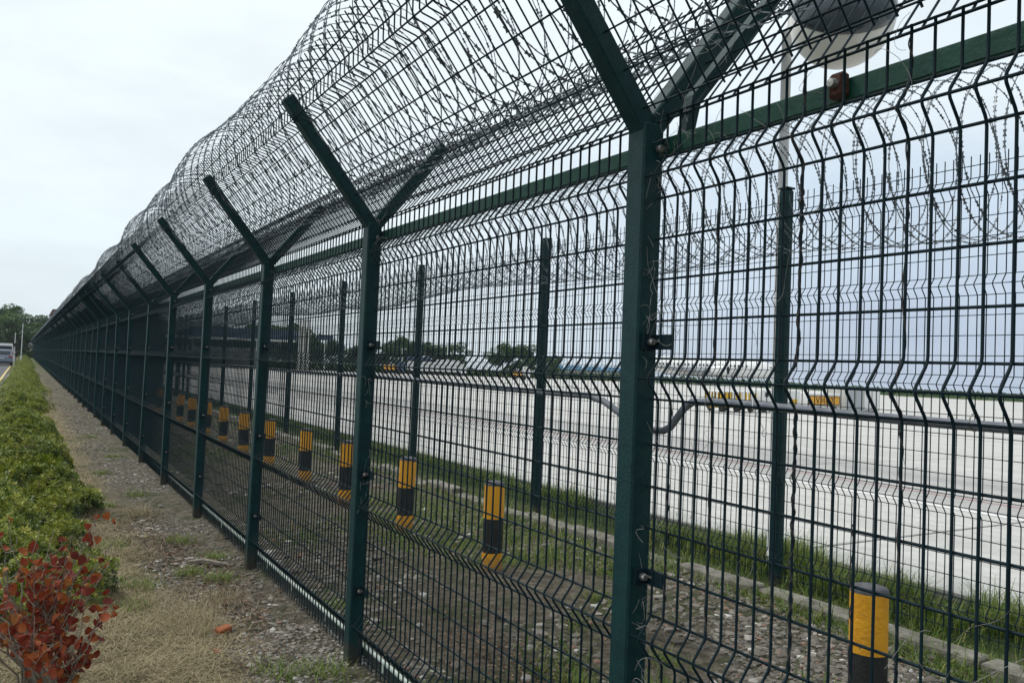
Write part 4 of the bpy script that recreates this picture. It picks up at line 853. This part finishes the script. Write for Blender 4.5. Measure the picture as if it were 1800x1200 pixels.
t = car((-4.6, 92, .0), 0, 'white van in the outer lane at the left picture edge', M['vanpaint'], vp, [(.0, 1.1), (.1, 2.25), (3.9, 2.3), (4.6, 1.1)], .95, True)
for sx_ in (-1, 1): wheel(t, sx_*.86, .9); wheel(t, sx_*.86, 4.1)
# white poles at the fence end, gate ring
for (x, y, h, lab) in ((-.15, 92, 4.1, 'taller of two thin white poles at the far end of the hedge'), (-.75, 95, 3.2, 'shorter thin white pole standing left of the taller one')):
    g = MB(); g.tube([(0, 0, 0), (0, 0, h)], [.05, .035], 8, ref=(0, 1, 0)); g.tube([(0, 0, 0), (0, 0, .9)], [.10, .10], 8, ref=(0, 1, 0)); o = g.build('white_pole', M['polewhite']); o.location = (x, y, 0); tag(o, lab, 'pole')
g = MB(); g.tube([(0, 0, 0), (0, 0, 2.0)], .05, 6, ref=(0, 1, 0)); g.box((0, 0, 1.95), (.55, .06, .3)); o = g.build('road_sign', M['black']); o.location = (-.52, 84, 0); tag(o, 'small dark sign on a black post between the hedge and the parked cars', 'sign')
g = MB(); a = np.linspace(0, 2*np.pi, 40)
for k in range(5): g.tube(np.column_stack([1.15+k*.10+.46*np.cos(a), np.full(40, 171.0+k*.3), 2.35+.46*np.sin(a)-k*.12]), .03, 5, ref=(0, 1, 0), caps=False)
tag(g.build('razor_wire_end', M['razor']), 'open ring of pale razor wire hanging off the far end of the fence', 'razor wire')
# building with the brown roof behind the fence end
b = thing('house', 'pale house with a brown roof showing above the far razor wire', 'building', (8.6, 262, 0))
g = MB(); g.box((0, 0, 5.6), (5.2, 9, 11.2)); g.build('wall', M['wallpale'], b)
g = MB(); g.prism([(-3.0, 11.2), (3.0, 11.2), (2.2, 13.0), (-2.2, 13.0)], -5, 5, axis=1); g.build('roof', M['roofred'], b)
for k in range(2):
    g = MB(); g.box((-1.2+k*2.4, -4.52, 9.6), (1.0, .08, 1.2)); g.build('window', M['glass'], b)

# terminal / canopy on the far left of the apron
b = thing('canopy_building', 'long building with a dark blue canopy roof and pale columns seen through the mesh', 'building', (0, 0, 0))
g = MB(); g.prism([(12, 133), (34.3, 119), (37, 126), (15, 141)], 4.6, 6.0, axis=2); g.build('canopy_roof', M['bluegrey'], b)
g = MB(); g.prism([(11.9, 132.8), (34.5, 118.8), (34.6, 119.0), (12.0, 133.0)], 4.25, 4.55, axis=2); g.build('fascia', M['white'], b)
for k in range(6):
    g = MB(); u = k/5; g.box((13+21*u, 133-13.3*u, 2.2), (.5, .5, 4.2)); g.build('column', M['wallpale'], b)
g = MB(); g.prism([(14, 138), (30, 128), (33, 134), (17, 144)], 0, 3.2, axis=2); g.build('wall', M['wallpale'], b)
b = thing('pylon', 'pair of tall pale grey columns right of the blue canopy', 'tower', (34.6, 115.2, 0), R(-30))
for k in range(3):
    g = MB(); g.box((-.55+k*.62, 0, 3.7), (.32, .32, 7.4)); g.build('column', M['wallpale'], b)
g = MB(); g.box((.07, 0, 7.45), (1.7, .36, .2)); g.build('crosspiece', M['wallpale'], b)
b = thing('billboard', 'dark blue box sign on a post above the trees beyond the apron', 'sign', (40.4, 123, 0), R(-31))
g = MB(); g.box((0, 0, 5.35), (2.3, .4, .85)); g.build('panel', M['bluegrey'], b)
g = MB(); g.tube([(0, 0, 0), (0, 0, 5)], .1, 8, ref=(0, 1, 0)); g.build('post', M['polewhite'], b)
for (x, y, h, lab) in ((57.1, 131.2, 4.3, 'short pale lamp mast in front of the tree clump beyond the apron'), (63.9, 127, 5.6, 'tall thin white mast beside the parked white trucks'), (73.6, 112, 7.8, 'thick pale lamp column behind the third far fence post'), (49.5, 132, 4.2, 'thin mast between the blue box sign and the trees')):
    t = thing('lamp_mast', lab, 'lamp mast', (x, y, 0)); g = MB(); g.tube([(0, 0, 0), (0, 0, h)], [.16 if h < 7 else .3, .09 if h < 7 else .22], 8, ref=(0, 1, 0)); g.build('pole', M['polewhite'], t)
    g = MB(); g.box((.3, 0, h+.03), (.9, .2, .12), bev=.02); g.build('lamp_head', M['polewhite'], t)
def truck(x, y, rot, body, cab, lab, L=6, W_=2.2, H=2.4, open_=False):
    t = thing('parked_truck', lab, 'truck', (x, y, .06), rot, None)
    g = MB(); g.box((-.3, 0, .55+H/2-.1), (L-2, W_, H-.4), bev=.06); g.build('cargo_body', M[body], t)
    g = MB(); g.prism([(L/2-1.2, .5), (L/2-1.2, 2.0), (L/2-.35, 2.0), (L/2, 1.3), (L/2, .5)], -W_/2+.05, W_/2-.05, axis=1); g.build('cab', M[cab], t)
    g = MB(); g.box((L/2-.20, 0, 1.62), (.06, W_*.8, .5), rot=np.array(Euler((0, R(-25), 0)).to_matrix())); g.build('windscreen', M['glass'], t)
    g = MB(); g.box((0, 0, .45), (L-.4, .8, .18)); g.build('chassis', M['black'], t)
    for a in (-L/2+.9, L/2-1):
        for s_ in (-1, 1):
            g2_ = MB(); g2_.lathe([(0, -.12), (.38, -.12), (.42, -.05), (.42, .05), (.38, .12), (0, .12)], 16, ax=np.array([[1, 0, 0], [0, 0, -1], [0, 1, 0]])); o = g2_.build('wheel', M['tyre'], t); o.location = (a, s_*(W_/2-.12), .42)
truck(63.6, 125.5, R(-30), 'white', 'white', 'white box truck parked beyond the apron under the thin mast'); truck(57.5, 119, R(-28), 'white', 'white', 'long low white truck parked in front of the hedge beyond the apron', L=10, H=1.9)
truck(60.5, 131, R(-30), 'bluegrey', 'bluegrey', 'dark blue truck parked under the trees beyond the apron', H=2.8)
truck(49.6, 117.5, R(-30), 'gseorange', 'bluegrey', 'small orange and blue service truck right of the second near post', L=4.0, H=1.15); truck(61.4, 98.8, R(-32), 'gseorange', 'white', 'small orange service truck in front of the far hedge', L=3.2, W_=1.5, H=1.0)
b = thing('shed_row', 'row of low sheds with light blue roofs beyond the apron', 'building', (103, 140, 0), R(-33))
for k in range(4):
    g = MB(); g.box((-6+k*4, 0, 1.0), (3.7, 5, 2.0)); g.build('wall', M['wallpale'], b)
    g = MB(); g.prism([(-8+k*4, 2.0), (-4.1+k*4, 2.0), (-4.4+k*4, 2.9), (-7.7+k*4, 2.9)], -2.8, 2.8, axis=1); g.build('roof', M['bluecover'], b)

# ------------------------------------------------------------ AIRCRAFT
ac = thing('aircraft', 'white passenger jet parked across the apron, seen through the mesh right of the near post', 'aircraft', (108.4, 110.6, .06), math.atan2(96.7-129.08, 114.42-100.4))
ac.scale = (.86, 1, 1)
# local +x = nose direction ; length ~ 34
prof = [(-17.5, .15, 4.6), (-15, .8, 4.35), (-11, 1.45, 3.75), (-6, 1.75, 3.35), (8, 1.75, 3.3), (12.5, 1.7, 3.28), (15, 1.35, 3.1), (16.8, .8, 2.85), (17.6, .2, 2.7)]
g = MB(); xs_ = np.linspace(-17.5, 17.6, 60); pr = np.array(prof); rr = np.interp(xs_, pr[:, 0], pr[:, 1]); cz = np.interp(xs_, pr[:, 0], pr[:, 2])
g.tube(np.column_stack([xs_, 0*xs_, cz]), rr, 24, ref=(0, 1, 0)); g.build('fuselage', M['white'], ac, smooth=True)
for s_ in (-1, 1):
    g = MB(); wing = np.array([(3.5, s_*1.2, 2.4), (-3.5, s_*1.2, 2.3), (-7.5, s_*16, 3.3), (-5.6, s_*16, 3.35)]); V = np.vstack([wing, wing+[0, 0, .35]*np.array([[1], [1], [.3], [.3]])]); g.add(V, [[0, 1, 2, 3], [7, 6, 5, 4], [0, 4, 5, 1], [1, 5, 6, 2], [2, 6, 7, 3], [3, 7, 4, 0]]); g.build('wing', M['greyplane'], ac)
    g = MB(); ax = np.array([[0, 0, 1], [0, 1, 0], [-1, 0, 0]]); 
    g.lathe([(.62, -2.0), (.85, -.8), (.92, .8), (.86, 1.5), (.74, 1.52)], 20, ax=ax); en = g.build('engine', M['white'], ac, smooth=True); en.location = (6.5, s_*3.7, 2.9)
    g = MB(); g.lathe([(.76, 1.5), (.72, .6), (.2, .5), (0, .9)], 20, ax=ax); o = g.build('fan', M['black'], en)
    g = MB(); g.add([(-13.5, s_*.3, 4.6), (-16.0, s_*.3, 4.6), (-17.6, s_*5.6, 5.1), (-16.4, s_*5.6, 5.1)], [[0, 1, 2, 3]]); sol = g.build('tailplane', M['white'], ac)
    g = MB(); g.lathe([(0, -.2), (.5, -.2), (.5, .2), (0, .2)], 14, ax=np.array([[1, 0, 0], [0, 0, -1], [0, 1, 0]])); o = g.build('wheel', M['tyre'], ac); o.location = (-1.2, s_*2.6, .5)
    g = MB(); g.box((-1.2, s_*2.4, 1.4), (.25, .25, 1.7)); g.build('landing_leg', M['greyplane'], ac)
g = MB(); g.prism([(-11.5, 5.0), (-16.3, 5.0), (-17.9, 9.6), (-15.9, 9.6)], -.14, .14, axis=1); g.build('fin', M['white'], ac)
g = MB(); g.lathe([(0, -.12), (.35, -.12), (.35, .12), (0, .12)], 14, ax=np.array([[1, 0, 0], [0, 0, -1], [0, 1, 0]])); o = g.build('wheel', M['tyre'], ac); o.location = (13.6, 0, .35)
g = MB(); g.box((13.6, 0, 1.1), (.2, .2, 1.4)); g.build('landing_leg', M['greyplane'], ac)
for s_ in (-1, 1):
    g = MB()
    for k in range(24): g.box((-8.5+k*.85, s_*1.70, 3.75), (.32, .10, .42))
    tag(g.build('window_row', M['glass'], ac), kind='stuff')
    g = MB(); g.box((15.5, s_*.72, 3.62), (1.0, .5, .35), bev=.05); g.build('cockpit_window', M['glass'], ac)

# ------------------------------------------------------------ GROUND SERVICE EQUIPMENT
def smallwheel(t, x, y, r=.16):
    g = MB(); g.lathe([(0, -.06), (r*.9, -.06), (r, 0), (r*.9, .06), (0, .06)], 14, ax=np.array([[1, 0, 0], [0, 0, -1], [0, 1, 0]])); o = g.build('wheel', M['tyre'], t); o.location = (x, y, r)
Zg = .063
t = thing('baggage_cart', 'yellow and white barred baggage cart low on the apron left of the second far post', 'cart', (28.1, 26.6, Zg), R(-5))
g = MB(); g.box((0, 0, .36), (2.3, 1.0, .10), bev=.01); g.build('deck', M['black'], t)
for k in range(12):
    g = MB(); g.box((-1.05+k*.19, -.5, .66), (.085, .04, .5)); g.build('bar', M['gseyellow' if k % 3 != 1 else 'white'], t)
    g = MB(); g.box((-1.05+k*.19, .5, .66), (.085, .04, .5)); g.build('bar', M['gseyellow'], t)
g = MB(); g.box((0, 0, .93), (2.3, 1.06, .07), bev=.01); g.build('top_board', M['white'], t)
g = MB(); g.box((0, 0, .22), (2.2, .4, .08)); g.build('chassis', M['gseyellow'], t)
for x in (-.85, 0, .85):
    for y in (-.4, .4): smallwheel(t, x, y)
for (x, L_, lab) in ((30.2, 1.1, 'white equipment cabinet next to the barred yellow cart'), (31.6, 1.3, 'white equipment cabinet directly left of the orange sign trailer')):
    t = thing('equipment_cabinet', lab, 'cabinet', (x, 26.5, Zg), R(-3))
    g = MB(); g.box((0, 0, .68), (L_, .9, .80), bev=.03); g.build('body', M['white'], t)
    g = MB(); g.box((-L_*.25, -.46, .84), (.2, .03, .2)); g.build('vent', M['black'], t)
    g = MB(); g.box((L_*.2, -.46, .55), (.3, .03, .22)); g.build('label_plate', M['gseyellow'], t)
    for a in (-L_*.35, L_*.35): smallwheel(t, a, -.4, .17); smallwheel(t, a, .4, .17)
t = thing('sign_trailer', 'white service trailer with a bordered orange number board reading V=02', 'trailer', (33.85, 26.45, Zg), R(-3))
g = MB(); g.box((0, 0, .66), (2.3, 1.1, .66), bev=.03); g.build('body', M['white'], t)
g = MB(); g.box((0, -.575, .64), (2.12, .02, .44)); g.build('number_board', M['gseorange'], t)
g = MB()
for c, s_ in (((0, -.588, .845), (2.14, .02, .03)), ((0, -.588, .435), (2.14, .02, .03)), ((-1.06, -.588, .64), (.03, .02, .44)), ((1.06, -.588, .64), (.03, .02, .44)), ((-.02, -.588, .64), (.025, .02, .40))): g.box(c, s_)
g.build('board_border', M['black'], t)
fc = bpy.data.curves.new('lettering', 'FONT'); fc.body = 'V=02'; fc.size = .46; fc.extrude = .004; fc.align_x = 'CENTER'; fc.space_character = 1.35
to = bpy.data.objects.new('lettering', fc); col.objects.link(to); dg = bpy.context.evaluated_depsgraph_get(); me = bpy.data.meshes.new_from_object(to.evaluated_get(dg)); bpy.data.objects.remove(to)
me.materials.clear(); me.materials.append(M['black']); o = obj('lettering', me, t, (0, -.592, .48), (R(90), 0, 0))
for a in (-.8, .8): smallwheel(t, a, -.45, .2); smallwheel(t, a, .45, .2)
t = thing('container', 'grey and white metal container right of the orange number board', 'container', (36.8, 26.5, Zg), R(-3))
g = MB(); g.box((0, 0, .72), (2.6, 1.4, 1.15), bev=.03); g.build('body', M['wallpale'], t)
for k in range(4):
    g = MB(); g.box((-.95+k*.63, -.715, .72), (.5, .03, 1.0), bev=.01); g.build('door_panel', M['white' if k > 1 else 'greyplane'], t)
g = MB(); g.box((0, 0, .08), (2.4, 1.2, .12)); g.build('skid', M['black'], t)
for (x, y, lab) in ((24.5, 30, 'small orange traffic cone on the apron near the cart'), (96, 118, 'orange beacon beside the parked jet')):
    t = thing('traffic_cone', lab, 'cone', (x, y, Zg)); g = MB(); g.lathe([(.14, .03), (.03, .48), (0, .48)], 14); g.build('cone', M['gseorange'], t); g = MB(); g.box((0, 0, .015), (.36, .36, .03)); g.build('base', M['black'], t)

# ------------------------------------------------------------ HAZE
g = MB(); g.box((150, 150, 6.5), (1300, 1000, 35)); hz = bpy.data.materials.new('haze_air'); hz.use_nodes = True; t_ = hz.node_tree; t_.nodes.remove(t_.nodes['Principled BSDF'])
pv = t_.nodes.new('ShaderNodeVolumePrincipled'); pv.inputs['Color'].default_value = (.90, .94, 1, 1); pv.inputs['Density'].default_value = .00022
t_.links.new(pv.outputs[0], t_.nodes['Material Output'].inputs['Volume']); tag(g.build('haze', hz), kind='stuff')
